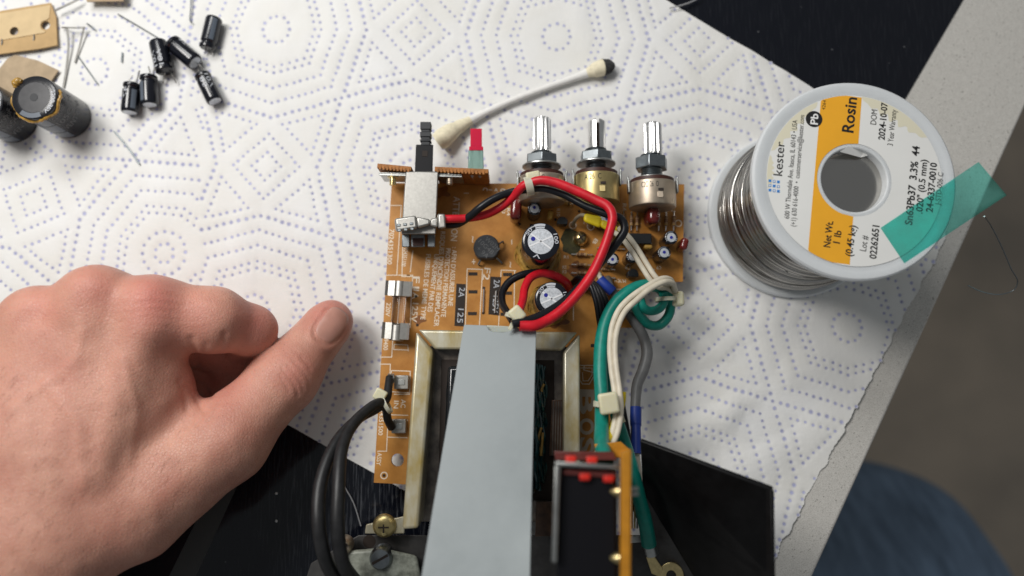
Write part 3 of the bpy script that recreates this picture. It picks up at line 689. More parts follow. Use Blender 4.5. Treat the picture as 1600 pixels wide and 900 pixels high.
# ---- round bridge rectifier, flat on one side
p = BP(761, 391); r = BR(761, 391, 20.5) * .97
prof = [(r * math.cos(a), r * math.sin(a)) for a in (2 * math.pi * i / 48 for i in range(48))]
prof = [(x, max(y, -r * .84)) for x, y in prof]
m2 = MB(); m2.hexa([p + Vector((x, y, .08)) for x, y in prof], [p + Vector((x, y, .62)) for x, y in prof]); rc = m2.build('rectifier', M['rect'], unit, bev=.05)
m2 = MB(); pr_ = lambda x, y: W(x, y, p.z + .626)
for s, a, b_ in (('10G4B', (747, 378), (768, 398)), ('W02M', (757, 374), (777, 393)), ('+ 9A', (744, 389), (760, 404))): put_text(m2, s, pr_, a, b_, 7)
tag(m2.build('rectifier_lettering', M['printd'], rc, smooth=False), kind='stuff')
m2 = MB()
for a, b_ in (((780, 383), (786, 379)), ((776, 405), (784, 412)), ((752, 408), (748, 414))):
    A, B = BP(*a), BP(*b_); m2.tube([A + Vector((0, 0, .3)), B + Vector((0, 0, .22)), B], .035, seg=8, smooth=False)
m2.build('lead', M['zinc_dark'], rc, split=True)

# ---- glass fuse in two clips
A, B = BP(629, 440), BP(622, 535); up = Vector((0, 0, .42)); d = (B - A).normalized(); r = BR(626, 490, 11.5); L_ = (B - A).length
m2 = MB(); m2.lathe([(r * .9, L_ * .05), (r * .9, L_ * .95)], A + up, d, seg=24); m2.lathe([(r * .82, L_ * .95), (r * .82, L_ * .05)], A + up, d, seg=24)
fz = m2.build('fuse', M['fuseglass'], unit)
for a, b_ in ((.02, .27), (.73, .98)):
    m3 = MB(); m3.lathe([(r * .4, L_ * a), (r * .95, L_ * (a + .01)), (r * .97, L_ * b_), (r * .4, L_ * (b_ + .002))], A + up, d, seg=24); m3.build('end_cap', M['tin'], fz)
m3 = MB(); m3.cyl(A + up + d * L_ * .2, A + up + d * L_ * .8, .012, seg=6); m3.build('filament', M['alu'], fz)
for t0, t1 in ((.03, .27), (.70, .96)):
    m3 = MB(); q_ = d.cross(Vector((0, 0, 1))).normalized(); z_ = Vector((0, 0, 1)); n = 12
    arc = [(math.cos(a), math.sin(a)) for a in np.linspace(math.radians(62), math.radians(-242), n)]
    arc = [(1.5, 1.0), (1.25, .75)] + arc + [(-1.25, .75), (-1.5, 1.0)]
    i0 = A + up + d * L_ * t0; i1 = A + up + d * L_ * t1
    loop = [(x * r * 1.06, y * r * 1.06) for x, y in arc]; out = [(x * r * 1.2, y * r * 1.2) for x, y in arc]
    for k in range(len(loop) - 1):
        ql = [loop[k], loop[k + 1], out[k + 1], out[k]]
        m3.hexa([i0 + q_ * x + z_ * y for x, y in ql], [i1 + q_ * x + z_ * y for x, y in ql])
    m3.box((i0 + i1) / 2 - z_ * (.42 - .05), (.1, .1, .2)); m3.build('fuse_clip', M['tin'], unit)

# ---- push switch
sw = slab([(634, 268), (685, 268), (681, 366), (627, 366)], 1.25, 2.75, 'push_switch', M['tin'], .04)
m2 = MB(); m2.hexa([W(*p, 1.5) for p in ((650, 226), (676, 226), (675, 270), (649, 270))], [W(*p, 2.45) for p in ((650, 226), (677, 226), (676, 270), (648, 270))]); m2.build('plunger_guide', M['blackp'], sw, bev=.03)
m2 = MB()
a, b_, c_, d_ = W(656, 189, 2.25), W(673, 189, 2.25), W(673, 228, 2.25), W(656, 228, 2.25)
wx = b_.x - a.x; xm = (a.x + b_.x) / 2; y1, y0 = a.y, c_.y
for k, (f0, f1, ws) in enumerate(((0, .22, .8), (.22, .30, 1.0), (.30, .40, .82), (.40, .60, 1.0), (.60, .70, .80), (.70, 1.0, .98))):
    m2.box((xm, y0 + (y1 - y0) * (f0 + f1) / 2, 2.0), (wx * ws, (y1 - y0) * (f1 - f0), .36 * ws))
m2.build('plunger', M['greyp'], sw, bev=.02)
m2 = MB(); p = W(664, 240, 2.452); m2.box(p, (.2, .22, .02)); m2.build('guide_recess', M['hole'], sw, bev=.005)
m2 = MB()
for x0, x1 in ((628, 640), (642, 664), (668, 680)): m2.hexa([W(*p, 1.3) for p in ((x0, 366), (x1, 366), (x1, 386), (x0, 386))], [W(*p, 2.1) for p in ((x0, 366), (x1, 366), (x1, 386), (x0, 386))])
m2.build('terminal_frame', M['zinc_dark'], sw, bev=.03, split=True)
m2 = MB(); m2.hexa([W(*p, 1.6) for p in ((645, 372), (662, 372), (661, 384), (645, 384))], [W(*p, 2.14) for p in ((645, 372), (662, 372), (661, 384), (645, 384))]); m2.build('terminal_window', M['phen'], sw, smooth=False)
# spade connector crimped on the red and black wire
m2 = MB(); m2.hexa([W(*p, 2.8) for p in ((616, 343), (650, 338), (653, 358), (618, 363))], [W(*p, 3.12) for p in ((617, 341), (650, 336), (652, 356), (619, 361))])
m2.hexa([W(*p, 2.85) for p in ((650, 340), (672, 344), (672, 352), (653, 358))], [W(*p, 3.08) for p in ((650, 338), (672, 342), (672, 351), (652, 356))])
m2.hexa([W(*p, 2.85) for p in ((672, 342), (684, 339), (684, 356), (672, 353))], [W(*p, 3.05) for p in ((672, 342), (684, 339), (684, 356), (672, 353))])
spd = m2.build('spade_connector', M['tin'], unit, bev=.07, seg=3)
m2 = MB()
for k in range(3):
    for j in range(2): m2.box(W(623 + k * 10 + j, 352 + j * 8 - k * 1.2, 3.12), (.13, .1, .05))
m2.build('connector_rib', M['zinc_dark'], spd, bev=.02, split=True)
m2 = MB(); m2.hexa([W(*p, 2.75) for p in ((683, 335), (696, 335), (697, 357), (684, 357))], [W(*p, 3.28) for p in ((684, 334), (695, 334), (697, 356), (685, 357))]); m2.build('crimp_band', M['tin'], spd, bev=.06, seg=3)

# ---- upright side board carrying the lamp and the switch
def upright(x0, x1, ya, yb, z0, z1, thick):
    a, b_ = W(x0, ya, z1), W(x1, yb, z1); d = (b_ - a).normalized(); q_ = Vector((-d.y, d.x, 0))
    lo = [Vector((p.x, p.y, z0)) for p in (a, b_, b_ + q_ * thick, a + q_ * thick)]; hi = [Vector((p.x, p.y, z1)) for p in (a, b_, b_ + q_ * thick, a + q_ * thick)]
    return lo, hi
m2 = MB(); m2.hexa(*upright(589, 642, 262, 267, 1.35, 2.72, .16)); m2.hexa(*upright(679, 763, 267, 271, 1.02, 2.72, .16)); 
sb = m2.build('side_board', M['pcb_dark'], unit, bev=.012, split=True)
m2 = MB()
for x in np.arange(594, 640, 5.5): m2.box(W(x, 261.5 + (x - 589) * .09, 2.73), (.08, .14, .03))
for x in np.arange(684, 760, 5.5): m2.box(W(x, 266 + (x - 679) * .05, 2.73), (.08, .14, .03))
m2.build('perforation_tab', M['pcb_dark'], sb, bev=.01, split=True)
m2 = MB(); lo, hi = upright(700, 760, 269, 271.5, 1.15, 2.5, -.012); m2.hexa(lo, hi); m2.build('flux_stain', M['flux'], sb, smooth=False)
for x in (738, 750):
    m2 = MB(); p = W(x, 274, 2.3); m2.lathe([(.09, 0), (.07, .05), (.02, .1)], p, (0, -1, 0), seg=10); m2.cyl(p, p + Vector((0, 0, -.5)), .03, seg=8); m2.build('solder_joint', M['tin'], sb)
for x0, x1, ya in ((592, 637, 268), (684, 722, 270)):
    m2 = MB(); lo, hi = upright(x0, x1, ya + 1, ya + 2, 1.5, 2.62, -.05); m2.hexa(lo, hi); a, b_ = hi[0], hi[1]
    m2.hexa([p + Vector((0, -.05, -.05)) for p in (a, b_)] + [p + Vector((0, -.12, -.05)) for p in (b_, a)], [p + Vector((0, -.05, 0)) for p in (a, b_)] + [p + Vector((0, -.12, 0)) for p in (b_, a)])
    m2.build('bracket', M['dull'], sb, bev=.015)
for x, y in ((614, 272), (703, 271)):
    m2 = MB(); p = W(x, y, 2.42) - Vector((0, .02, 0)); m2.lathe([(.19, 0), (.20, .05), (.19, .12), (.12, .14), (.11, .40), (.05, .42)], p, (0, -1, 0), seg=20)
    for k in range(4): m2.lathe([(.11, .17 + k * .06), (.125, .19 + k * .06), (.11, .21 + k * .06)], p, (0, -1, 0), seg=16)
    m2.build('screw', M['brass'] if x < 650 else M['can_tan'], unit)
# rectangular lamp
m2 = MB(); m2.hexa([W(*p, 1.9) for p in ((732, 234), (755, 234), (755, 268), (731, 268))], [W(*p, 2.45) for p in ((732, 234), (755, 234), (756, 266), (731, 266))]); ld = m2.build('indicator_lamp', M['ledclear'], unit, bev=.04)
m2 = MB(); m2.hexa([W(*p, 1.95) for p in ((735, 201), (753, 201), (753, 230), (735, 230))], [W(*p, 2.42) for p in ((735, 201), (753, 201), (753, 230), (735, 230))])
m2.hexa([W(*p, 1.92) for p in ((733, 229), (755, 229), (755, 235), (733, 235))], [W(*p, 2.47) for p in ((733, 229), (755, 229), (755, 235), (733, 235))]); m2.build('red_lens', M['ledred'], ld, bev=.015)
m2 = MB()
for x in (738, 749): m2.hexa([W(*p, 2.0) for p in ((x - 2, 237), (x + 2, 237), (x + 2, 262), (x - 2, 262))], [W(*p, 2.3) for p in ((x - 2, 237), (x + 2, 237), (x + 2, 262), (x - 2, 262))])
m2.build('lead_frame', M['tin'], ld, split=True)

# ---- three potentiometers, shafts pointing up the picture
def potentiometer(cx, y_shaft_top, y_shaft_bot, y_nut0, y_nut1, y_body0, y_body1, halfw, canm, shaded_slit, nut_first, text):
    zt = 2.85; zc = 1.98; rb = R(cx, y_body0, zt, halfw) * .985; zc = zt - rb
    Y = lambda py, z=None: W(cx, py, zt if z is None else z).y
    yb0, yb1 = Y(y_body0), Y(y_body1); X = W(cx, y_body0, zt).x
    AX = Vector((0, -1, 0)); c0 = Vector((X, yb0, zc)); L_ = yb0 - yb1
    m2 = MB(); m2.lathe([(rb * .98, 0), (rb, .02), (rb, L_ - .07), (rb * .985, L_ - .02), (rb * .94, L_), (.001, L_ + .005)], c0, AX, seg=48)
    pot = m2.build('potentiometer', M[canm], unit)
    m2 = MB(); m2.lathe([(.3, -.14), (rb * .93, -.14), (rb * .94, -.002), (.3, -.002)], c0, AX, seg=40); m2.build('front_disc', M['phen'], pot)
    # lugs folded over the can at both sides and the clinched tab on top
    for s in (-1, 1):
        m2 = MB(); m2.box(c0 + Vector((s * (rb + .03), -.12, .12)), (.07, .5, .30)); m2.box(c0 + Vector((s * (rb + .05), .14, .14)), (.06, .2, .16)); m2.build('lug', M['dull'], pot, bev=.02)
    m2 = MB(); a = math.radians(8); rot = Matrix.Rotation(-a, 3, 'Y')
    m2.box(c0 + Vector((math.sin(a) * rb, -L_ * .66, math.cos(a) * rb + .012)), (.22, .24, .05), rot); m2.build('clinch_tab', M[canm], pot, bev=.02)
    m2 = MB(); m2.box(c0 + Vector((math.sin(a) * rb, -L_ * .45, math.cos(a) * rb + .0)), (.24, .10, .03), rot); m2.build('tab_slot', M['hole'], pot, bev=.01)
    m2 = MB(); vs, fs = text2d(text, .0); x0, x1 = min(v.x for v in vs), max(v.x for v in vs); tw = .62
    m2.add([Vector((c0.x + (rb + .006) * math.sin(t), c0.y - .20 + (v.y / .7 - .5) * .2, c0.z + (rb + .006) * math.cos(t))) for v in vs for t in [(-.5 + ((v.x - x0) / (x1 - x0)) * tw * 1.0 / rb) - .15]], fs); m2.build('stamped_lettering', M['ink'], pot, smooth=False)
    # bushing, nut, washer, knurled shaft
    za = zc; Ys = lambda py: W(cx, py, za + .28).y
    yn0, yn1 = Ys(y_nut0), Ys(y_nut1); ys0, ys1 = Ys(y_shaft_top), Ys(y_shaft_bot)
    xs = W(cx, y_shaft_bot, za + .28).x * .5 + X * .5
    prof = [(.36, 0)]; Lb = yn0 - yb0
    m2 = MB(); pr2 = []; k = 0; h = .0
    while h < Lb + .12: pr2 += [(.36, h), (.395, h + .035)]; h += .07
    m2.lathe(pr2, (X, yb0 + .0, za), (0, 1, 0), seg=28); m2.build('bushing', M['zinc_dark'], pot)
    m2 = MB(); th = (yn0 - yn1); ph = .52 if nut_first else .2
    m2.cyl((X, yn0, za), (X, yn1, za), .62, .62, seg=6); nu = m2
    rotm = Matrix.Rotation(ph, 3, 'Y'); cc = Vector((X, yn0, za)); m2.v = [rotm @ (v - cc) + cc for v in m2.v]
    m2.build('hex_nut', M['zinc_dark'], pot, bev=.03)
    yw = yn1 - .03 if nut_first else yb0 + .19
    m2 = MB(); m2.lathe([(.36, 0), (.70, 0), (.72, .02), (.72, .06), (.70, .08), (.36, .08)], (X, yw, za), (0, -1, 0), seg=36, close=True); m2.build('washer', M['dull'], pot)
    L2 = ys0 - ys1; n = 13
    m2 = MB()
    def star(y, rr, dep, half):
        out = []
        for i in range(n * 4):
            a = 2 * math.pi * i / (n * 4); rad = rr if (i % 4) in (0, 1) else rr - dep
            out.append(Vector((xs + rad * math.sin(a), y, za + rad * math.cos(a))))
        return out
    S = [star(ys1 + .02, .30, .0, 0), star(ys1 + .14, .335, .055, 0), star(ys0 - .06, .335, .055, 0), star(ys0, .28, .01, 0)]
    m_ = n * 4; vs = sum(S, []); fs = [tuple(range(m_)), tuple(range(3 * m_, 4 * m_))[::-1]]
    for a in range(3):
        for i in range(m_): fs.append((a * m_ + i, a * m_ + (i + 1) % m_, (a + 1) * m_ + (i + 1) % m_, (a + 1) * m_ + i))
    if shaded_slit:                                   # the split shows: two half shafts with a gap
        for s in (-1, 1):
            m3 = MB()
            for (y, rr) in ((ys1 + .02, .31), (ys1 + .12, .335), (ys0 - .06, .335), (ys0, .29)):
                ring = [Vector((xs + s * (.058 + max(0, math.cos(t) * rr - .058)), y, za + math.sin(t) * rr * .96)) for t in np.linspace(-math.pi / 2 + .12, math.pi / 2 - .12, 14)]
                m3.v += ring
            k_ = 14
            for a in range(3):
                for i in range(k_): m3.f.append([a * k_ + i, a * k_ + (i + 1) % k_, (a + 1) * k_ + (i + 1) % k_, (a + 1) * k_ + i]); m3.m.append(0)
            m3.f += [list(range(k_)), list(range(3 * k_, 4 * k_))]; m3.m += [0, 0]
            m3.build('split_shaft', M['alu'], pot, ang=25)
        m3 = MB(); m3.box((xs, (ys0 + ys1) / 2 - .04, za - .06), (.13, ys0 - ys1 - .1, .34)); m3.build('shaded_slit', M['hole'], pot, smooth=False)  # dark box in the gap, its colour standing for the shade inside
        m2 = MB()
    else:
        m2.add(vs, fs); m2.build('knurled_shaft', M['alu'], pot, ang=25); m2 = MB()
    m2.cyl((xs, ys1 + .04, za), (X, yn0 - .02, za), .235, seg=24); m2.build('shaft_neck', M['alu'], pot)
    # solder pins down to the board
    m2 = MB()
    for s in (-.45, 0, .45): m2.box((X + s, yb0 - .05, (zc + 1) / 2 - .3), (.12, .05, 1.1))
    m2.build('pin', M['tin'], pot, split=True)
    return pot
potentiometer(848, 181, 234, 240, 254, 268, 309, 38, 'can_tan', False, True, 'B 26  C')
potentiometer(936, 185, 232, 236, 250, 266, 309, 37, 'can_gold', True, True, 'A 26  C')
potentiometer(1026, 189, 240, 244, 262, 278, 317, 38, 'can_tan', False, False, 'C2C  26  O')

# ---- transformer
zf = lambda py: 3.2 + (py - 515) * .0022
o_ = [(650, 515), (906, 519), (908, 832), (628, 832)]; i_ = [(677, 546), (880, 548), (880, 800), (654, 800)]
lc = Vector((.0, .0, 0))
def bar(quad, depth=.75):
    top = [W(x, y, zf(y)) for x, y in quad]; bot = [Vector((p.x, p.y, p.z - depth)) for p in top]
    m2 = MB(); m2.hexa(bot, top); return m2
g = 2.4
lam = slab([(668, 540), (888, 542), (890, 815), (645, 815)], 1.05, 2.62, 'transformer_core', M['lam'], .03)
bar([(651 + g, 515), (905 - g, 519), (880 - g, 548), (677 + g, 546)]).build('frame_bar', M['frame'], lam, bev=.09, seg=4)
bar([(650, 515 + g), (677, 546 + g), (654, 826), (628, 828)], 1.3).build('frame_bar', M['frame'], lam, bev=.11, seg=4)
bar([(906, 519 + g), (907, 832), (881, 830), (880, 548 + g)], 1.3).build('frame_bar', M['frame'], lam, bev=.09, seg=4)
# inner step of the laminations and the winding in its window
slab([(690, 562), (866, 563), (866, 782), (684, 782)], 2.6, 2.72, 'core_step', M['hole'], .02, lam)
slab([(700, 572), (838, 572), (838, 772), (690, 772)], 2.6, 3.35, 'winding', M['wind'], .12, lam)
m2 = MB()
for k in range(5): m2.tube([W(703 + k * 5 - (y - 572) * .05, y, 3.0 + .1 * k) + Vector((.03 * math.sin(y * .2 + k), 0, 0)) for y in range(574, 772, 22)], .06, seg=8, sub=3)
m2.build('winding_edge', M['wind'], lam)
m2 = MB()
for k in range(7):
    m2.tube([W(838 + k * 2.6 + 2.0 * math.sin(y * .11 + k * 2), y, 3.35 - .14 * k + .03 * math.sin(y * .3 + k)) for y in range(568 + k, 772 - k * 2, 14)], .075 + .02 * math.sin(k * 3), seg=8, sub=3)
m2.build('winding_tape', M['teal_tape'], lam)
m2 = MB()
for pts in (((846, 668), (842, 680), (840, 695), (843, 702)), ((848, 676), (847, 690), (845, 712)), ((850, 600), (847, 606), (846, 612))): m2.tube([W(x, y, 3.32) for x, y in pts], .045, seg=6)
m2.build('varnish_drip', M['glue'], lam)
slab([(862, 625), (880, 625), (880, 712), (858, 712)], 2.62, 2.85, 'lamination_step', M['lamb'], .01, lam)
for k in range(4): slab([(864 + k * 4, 627), (866 + k * 4, 627), (864 + k * 4, 712), (862 + k * 4, 712)], 2.8, 2.865, 'lamination', M['lam'], 0, lam)
slab([(838, 784), (884, 784), (886, 838), (836, 838)], 2.6, 2.95, 'lower_lamination', M['lamb'], .01, lam)
# mounting foot with screw
ft = slab([(572, 819), (633, 806), (632, 834), (570, 834)], 2.55, 2.67, 'mounting_foot', M['frame'], .04)
p = W(601, 823, 2.67); m2 = MB(); r = R(601, 821, 2.7, 18.5); m2.lathe([(r, 0), (r, .06), (r * .93, .12), (r * .7, .19), (r * .35, .22), (.001, .225)], p + Vector((0, .05, 0)), (0, -.16, 1), seg=28); fs_ = m2.build('screw', M['can_gold'], unit)
m2 = MB(); m2.box(p + Vector((0, .02, .215)), (r * .9, .05, .04)); m2.box(p + Vector((0, .02, .216)), (.05, r * .9, .04)); m2.build('cross_slot', M['hole'], fs_, smooth=False)

# ---- grey painted strap over the transformer
def plate(name, pts, m_, th, bev=.02, parent=unit):
    P = [W(*p) for p in pts]; n = (P[1] - P[0]).cross(P[-1] - P[0]).normalized(); n = n if n.z > 0 else -n
    m2 = MB(); m2.hexa([p - n * th for p in P], P); return m2.build(name, m_, parent, bev=bev)
strap = plate('grey_strap', [(725, 507, 4.5), (760, 508, 4.5), (764, 515, 4.53), (770, 518, 4.55), (786, 519, 4.55), (798, 517, 4.53), (802, 511, 4.5), (838, 516, 4.5), (833, 700, 5.9), (828, 915, 7.4), (656, 915, 7.4), (690, 712, 5.9)], M['gpaint'], .14)
m2 = MB(); m2.hexa([W(*p, 4.1) for p in ((760, 508), (801, 510), (799, 520), (764, 520))], [W(*p, 4.36) for p in ((760, 508), (801, 510), (799, 520), (764, 520))]); m2.build('edge_bushing', M['nylon_w'], strap, bev=.03)

# ---- chassis
chs = slab([(560, 836), (1005, 836), (1090, 905), (1120, 990), (450, 990), (486, 880)], 1.95, 2.10, 'chassis_floor', M['chassis'], .03)
p = W(577, 846, 2.105); m2 = MB(); m2.cyl(p - Vector((0, 0, .02)), p + Vector((0, 0, .004)), .22, seg=20); m2.build('hole', M['hole'], chs, smooth=False)
slab([(520, 862), (596, 856), (652, 868), (660, 915), (545, 915)], 2.12, 3.0, 'terminal_block', M['nylon_d'], .12)
for x, y, rr, mm in ((536, 853, 14, 'can_tan'), (596, 871, 18, 'zinc_dark')):
    m2 = MB(); p = W(x, y, 2.95); r = R(x, y, 3, rr); m2.lathe([(r, -.35), (r, .10), (r * .8, .22), (.001, .27)], p, (0, 0, 1), seg=24); s_ = m2.build('screw', M[mm], unit)
    m2 = MB(); m2.box(p + Vector((0, 0, .26)), (r * 1.5, .08, .06), Matrix.Rotation(.5, 3, 'Z')); m2.build('slot', M['hole'], s_, smooth=False)
pan = plate('side_panel', [(1000, 689, 5.2), (1207, 765, 6.6), (1209, 915, 7.0), (1092, 915, 3.2), (1004, 768, 3.2)], M['black_metal'], .12, .03)
plate('panel_flange', [(1004, 765, 3.2), (1092, 915, 3.2), (1040, 915, 2.6), (985, 790, 2.6)], M['chassis'], .1, .02, pan)
plate('panel_flange', [(1205, 764, 6.62), (1210, 767, 6.55), (1212, 915, 6.95), (1208, 915, 7.03)], M['black_metal'], .5, .02, pan)
# metal bits beside the panel
sb2 = slab([(1000, 752), (1014, 756), (1012, 800), (998, 798)], 2.7, 2.86, 'corner_board', M['orange_b'], .01)
m2 = MB(); put_text(m2, 'CN2', lambda x, y: W(x, y, 2.866), (1004, 760), (1003, 790), 6); m2.build('printed_lettering', M['silk'], sb2, smooth=False)
for k in range(3): slab([(986 + k * 5, 762 + 12 * k), (989 + k * 5, 762 + 12 * k), (989 + k * 4, 826), (986 + k * 4, 826)], 2.2, 2.9 + .1 * k, 'terminal_strip', M['tin'] if k != 1 else M['brass'], .02)
slab([(970, 838), (1012, 836), (1014, 846), (972, 850)], 2.3, 2.7, 'terminal_strip', M['dull'], .03)

# ---- selector block at the lower right, with its upright orange board
blk = slab([(878, 728), (962, 734), (964, 925), (868, 925)], 4.2, 9.1, 'selector_block', M['blackp'], .05)
slab([(866, 705), (958, 706), (964, 719), (868, 719)], 5.2, 7.4, 'back_plate', M['clear_red'], .02, blk)
slab([(867, 721), (966, 727), (967, 733), (868, 728)], 7.4, 9.4, 'bracket_bar', M['dull'], .03, blk)
slab([(867, 728), (875, 729), (870, 880), (862, 878)], 7.4, 9.4, 'bracket_bar', M['dull'], .03, blk)
for x, y in ((892, 717), (925, 718), (914, 745), (951, 748)): slab([(x - 9, y - 5), (x + 9, y - 5), (x + 8, y + 6), (x - 8, y + 6)], 8.2 if y < 730 else 9.0, 8.6 if y < 730 else 9.3, 'red_pin', M['redpin'], .04, blk)
slab([(880, 734), (963, 738), (963, 747), (879, 741)], 9.0, 9.2, 'red_rail', M['clear_red'], .02, blk)
vb = slab([(970, 706), (986, 702), (985, 925), (969, 925)], 5.5, 9.5, 'upright_board', M['orange_b'], .02)
slab([(928, 694), (970, 690), (985, 703), (970, 716), (935, 712)], 5.4, 5.6, 'board_tab', M['orange_b'], .02, vb)
for y in (768, 872):
    m2 = MB(); p = W(966, y, 9.1); m2.lathe([(.16, 0), (.12, .1), (.04, .2)], p, (-1, 0, 0), seg=12); m2.build('solder_joint', M['brass'], vb)
for y in (764, 772):
    m2 = MB(); m2.cyl(W(984, y, 9.0), W(996, y, 8.9), .05, seg=8); m2.build('pin', M['tin'], vb)

# ---- AC terminals and the black mains cable
for (x, y) in ((629, 597), (625, 665)):
    m2 = MB(); c_ = BP(x, y); m2.box(c_ + Vector((0, 0, .16)), (.52, .50, .30)); tb = m2.build('terminal', M['tin'], unit, bev=.03)
    m2 = MB(); m2.box(c_ + Vector((0, 0, .32)), (.26, .20, .03)); m2.build('terminal_recess', M['dull'], tb, bev=.01)
def wire(name, pts, wpx, m_, parent=unit, seg=14, sub=8):
    P = [W(*p) for p in pts]; rr = [R(p[0], p[1], p[2], wpx / 2) for p in pts] if not hasattr(wpx, '__len__') else [R(p[0], p[1], p[2], w_ / 2) for p, w_ in zip(pts, wpx)]
    m2 = MB(); m2.tube(P, rr, seg=seg, sub=sub); return m2.build(name, M[m_], parent, ang=60)
wire('black_cable', [(609, 590, 1.75), (607, 604, 2.0), (604, 622, 2.3), (592, 636, 2.6), (560, 654, 3.4), (524, 694, 4.3), (501, 755, 5.0), (498, 820, 5.4), (507, 870, 5.2), (524, 905, 4.4)], [13, 13, 14, 15, 17, 19, 21, 22, 22, 22], 'blackc')
wire('black_cable', [(612, 668, 1.7), (606, 656, 2.0), (603, 640, 2.3), (594, 629, 2.7), (571, 643, 3.2), (546, 671, 3.9), (533, 708, 4.6), (529, 765, 5.2), (528, 830, 5.4), (536, 880, 5.0), (554, 908, 4.0)], [13, 13, 13, 15, 17, 19, 20, 21, 22, 22, 22], 'blackc')
m2 = MB(); p = W(611, 591, 1.72)
for k in range(3): m2.lathe([(.15, k * .08), (.19, .04 + k * .08), (.15, .08 + k * .08)], p - Vector((.12, 0, 0)), (1, 0, -.3), seg=12)
m2.build('wire_crimp', M['dull'], unit)
def torus_tie(px, py, z, rx, ry, rt, rotz, tail=None, name='cable_tie', head=None, m_='tie'):
    m2 = MB(); c_ = W(px, py, z); n = 28; pts = []
    for i in range(n + 1):
        a = 2 * math.pi * i / n; v = Vector((0, rx * math.cos(a), ry * math.sin(a))); v.rotate(Matrix.Rotation(rotz, 3, 'Z')); pts.append(c_ + v)
    # flat band
    w_ = rt; dirx = Vector((1, 0, 0)); dirx.rotate(Matrix.Rotation(rotz, 3, 'Z'))
    for i in range(n):
        a, b_ = pts[i], pts[i + 1]; na_, nb_ = (a - c_).normalized() * .035, (b_ - c_).normalized() * .035
        m2.hexa([a - dirx * w_, a + dirx * w_, b_ + dirx * w_, b_ - dirx * w_], [a - dirx * w_ + na_, a + dirx * w_ + na_, b_ + dirx * w_ + nb_, b_ - dirx * w_ + nb_])
    t_ = m2.build(name, M[m_], unit)
    if head:
        hx, hy, hz, hw, hh, hd, hr = head
        m2 = MB(); m2.box((0, 0, 0), (hw, hh, hd), None); rot = Matrix.Rotation(hr, 3, 'Z'); cc = W(hx, hy, hz); m2.v = [rot @ v + cc for v in m2.v]
        m2.build('tie_head', M[m_], t_, bev=min(hw, hh, hd) * .28, seg=3)
    if tail:
        m2 = MB(); A, B = W(*tail[0]), W(*tail[1]); d = (B - A).normalized(); q_ = d.cross(Vector((0, 0, 1))).normalized() * w_; u_ = Vector((0, 0, .05))
        m2.hexa([A - q_, A + q_, B + q_ * .8, B - q_ * .8], [A - q_ + u_, A + q_ + u_, B + q_ * .8 + u_, B - q_ * .8 + u_]); m2.build('tie_tail', M[m_], t_)
    return t_
torus_tie(604, 632, 2.45, .30, .26, .07, .5, head=(594, 617, 2.55, .42, .40, .2, -.5))

# ---- coloured wires over the board
wire('red_wire', [(686, 342, 3.02), (704, 342, 3.0), (728, 341, 2.9), (760, 335, 2.85), (785, 322, 2.9), (803, 306, 3.15), (818, 290, 3.45), (842, 282, 3.6), (866, 285, 3.65), (900, 298, 3.75), (930, 312, 3.85), (950, 323, 3.95), (957, 338, 4.0), (953, 360, 4.0), (942, 392, 4.0), (925, 428, 4.05), (900, 462, 4.2), (876, 486, 4.35), (852, 502, 4.5), (834, 509, 4.7), (812, 509, 4.75)], [13, 13, 13, 13, 13, 13.5, 14, 14.5, 15, 15, 15, 15, 15, 15, 15.5, 16, 16, 16, 16.5, 17, 17], 'red')
wire('black_wire', [(686, 353, 3.0), (702, 352, 2.72), (716, 350, 2.7), (734, 338, 3.0), (752, 323, 3.25), (775, 309, 3.25), (800, 300, 3.15), (820, 297, 3.2), (848, 295, 3.3), (880, 304, 3.3), (915, 322, 3.45), (950, 335, 3.6), (970, 342, 3.6), (976, 358, 3.6), (963, 380, 3.6), (940, 408, 3.6), (916, 438, 3.65), (888, 466, 3.9), (860, 486, 4.2), (832, 499, 4.5), (812, 504, 4.7), (800, 507, 4.75)], [11, 11, 11, 12, 12, 12, 12, 11, 10, 11, 12, 13, 13, 13, 14, 14, 14.5, 15, 15, 15, 14], 'blackw')
wire('red_wire', [(890, 452, 1.3), (883, 440, 2.0), (866, 430, 2.4), (846, 427, 2.6), (829, 434, 2.8), (820, 450, 3.1), (817, 468, 3.5), (812, 484, 3.9), (806, 500, 4.2)], 13, 'red')
wire('black_wire', [(872, 436, 1.3), (862, 431, 1.9), (840, 426, 2.2), (814, 430, 2.4), (795, 441, 2.5), (785, 457, 2.7), (785, 474, 3.1), (793, 489, 3.7), (801, 502, 4.2)], 12, 'blackw')
torus_tie(826, 291, 3.35, .30, .34, .13, .25, head=(833, 276, 3.55, .50, .34, .24, .2), m_='tie')
torus_tie(806, 497, 4.3, .34, .28, .07, 1.2, tail=((806, 496, 4.6), (796, 515, 4.75)), head=(808, 491, 4.62, .44, .50, .3, .7))
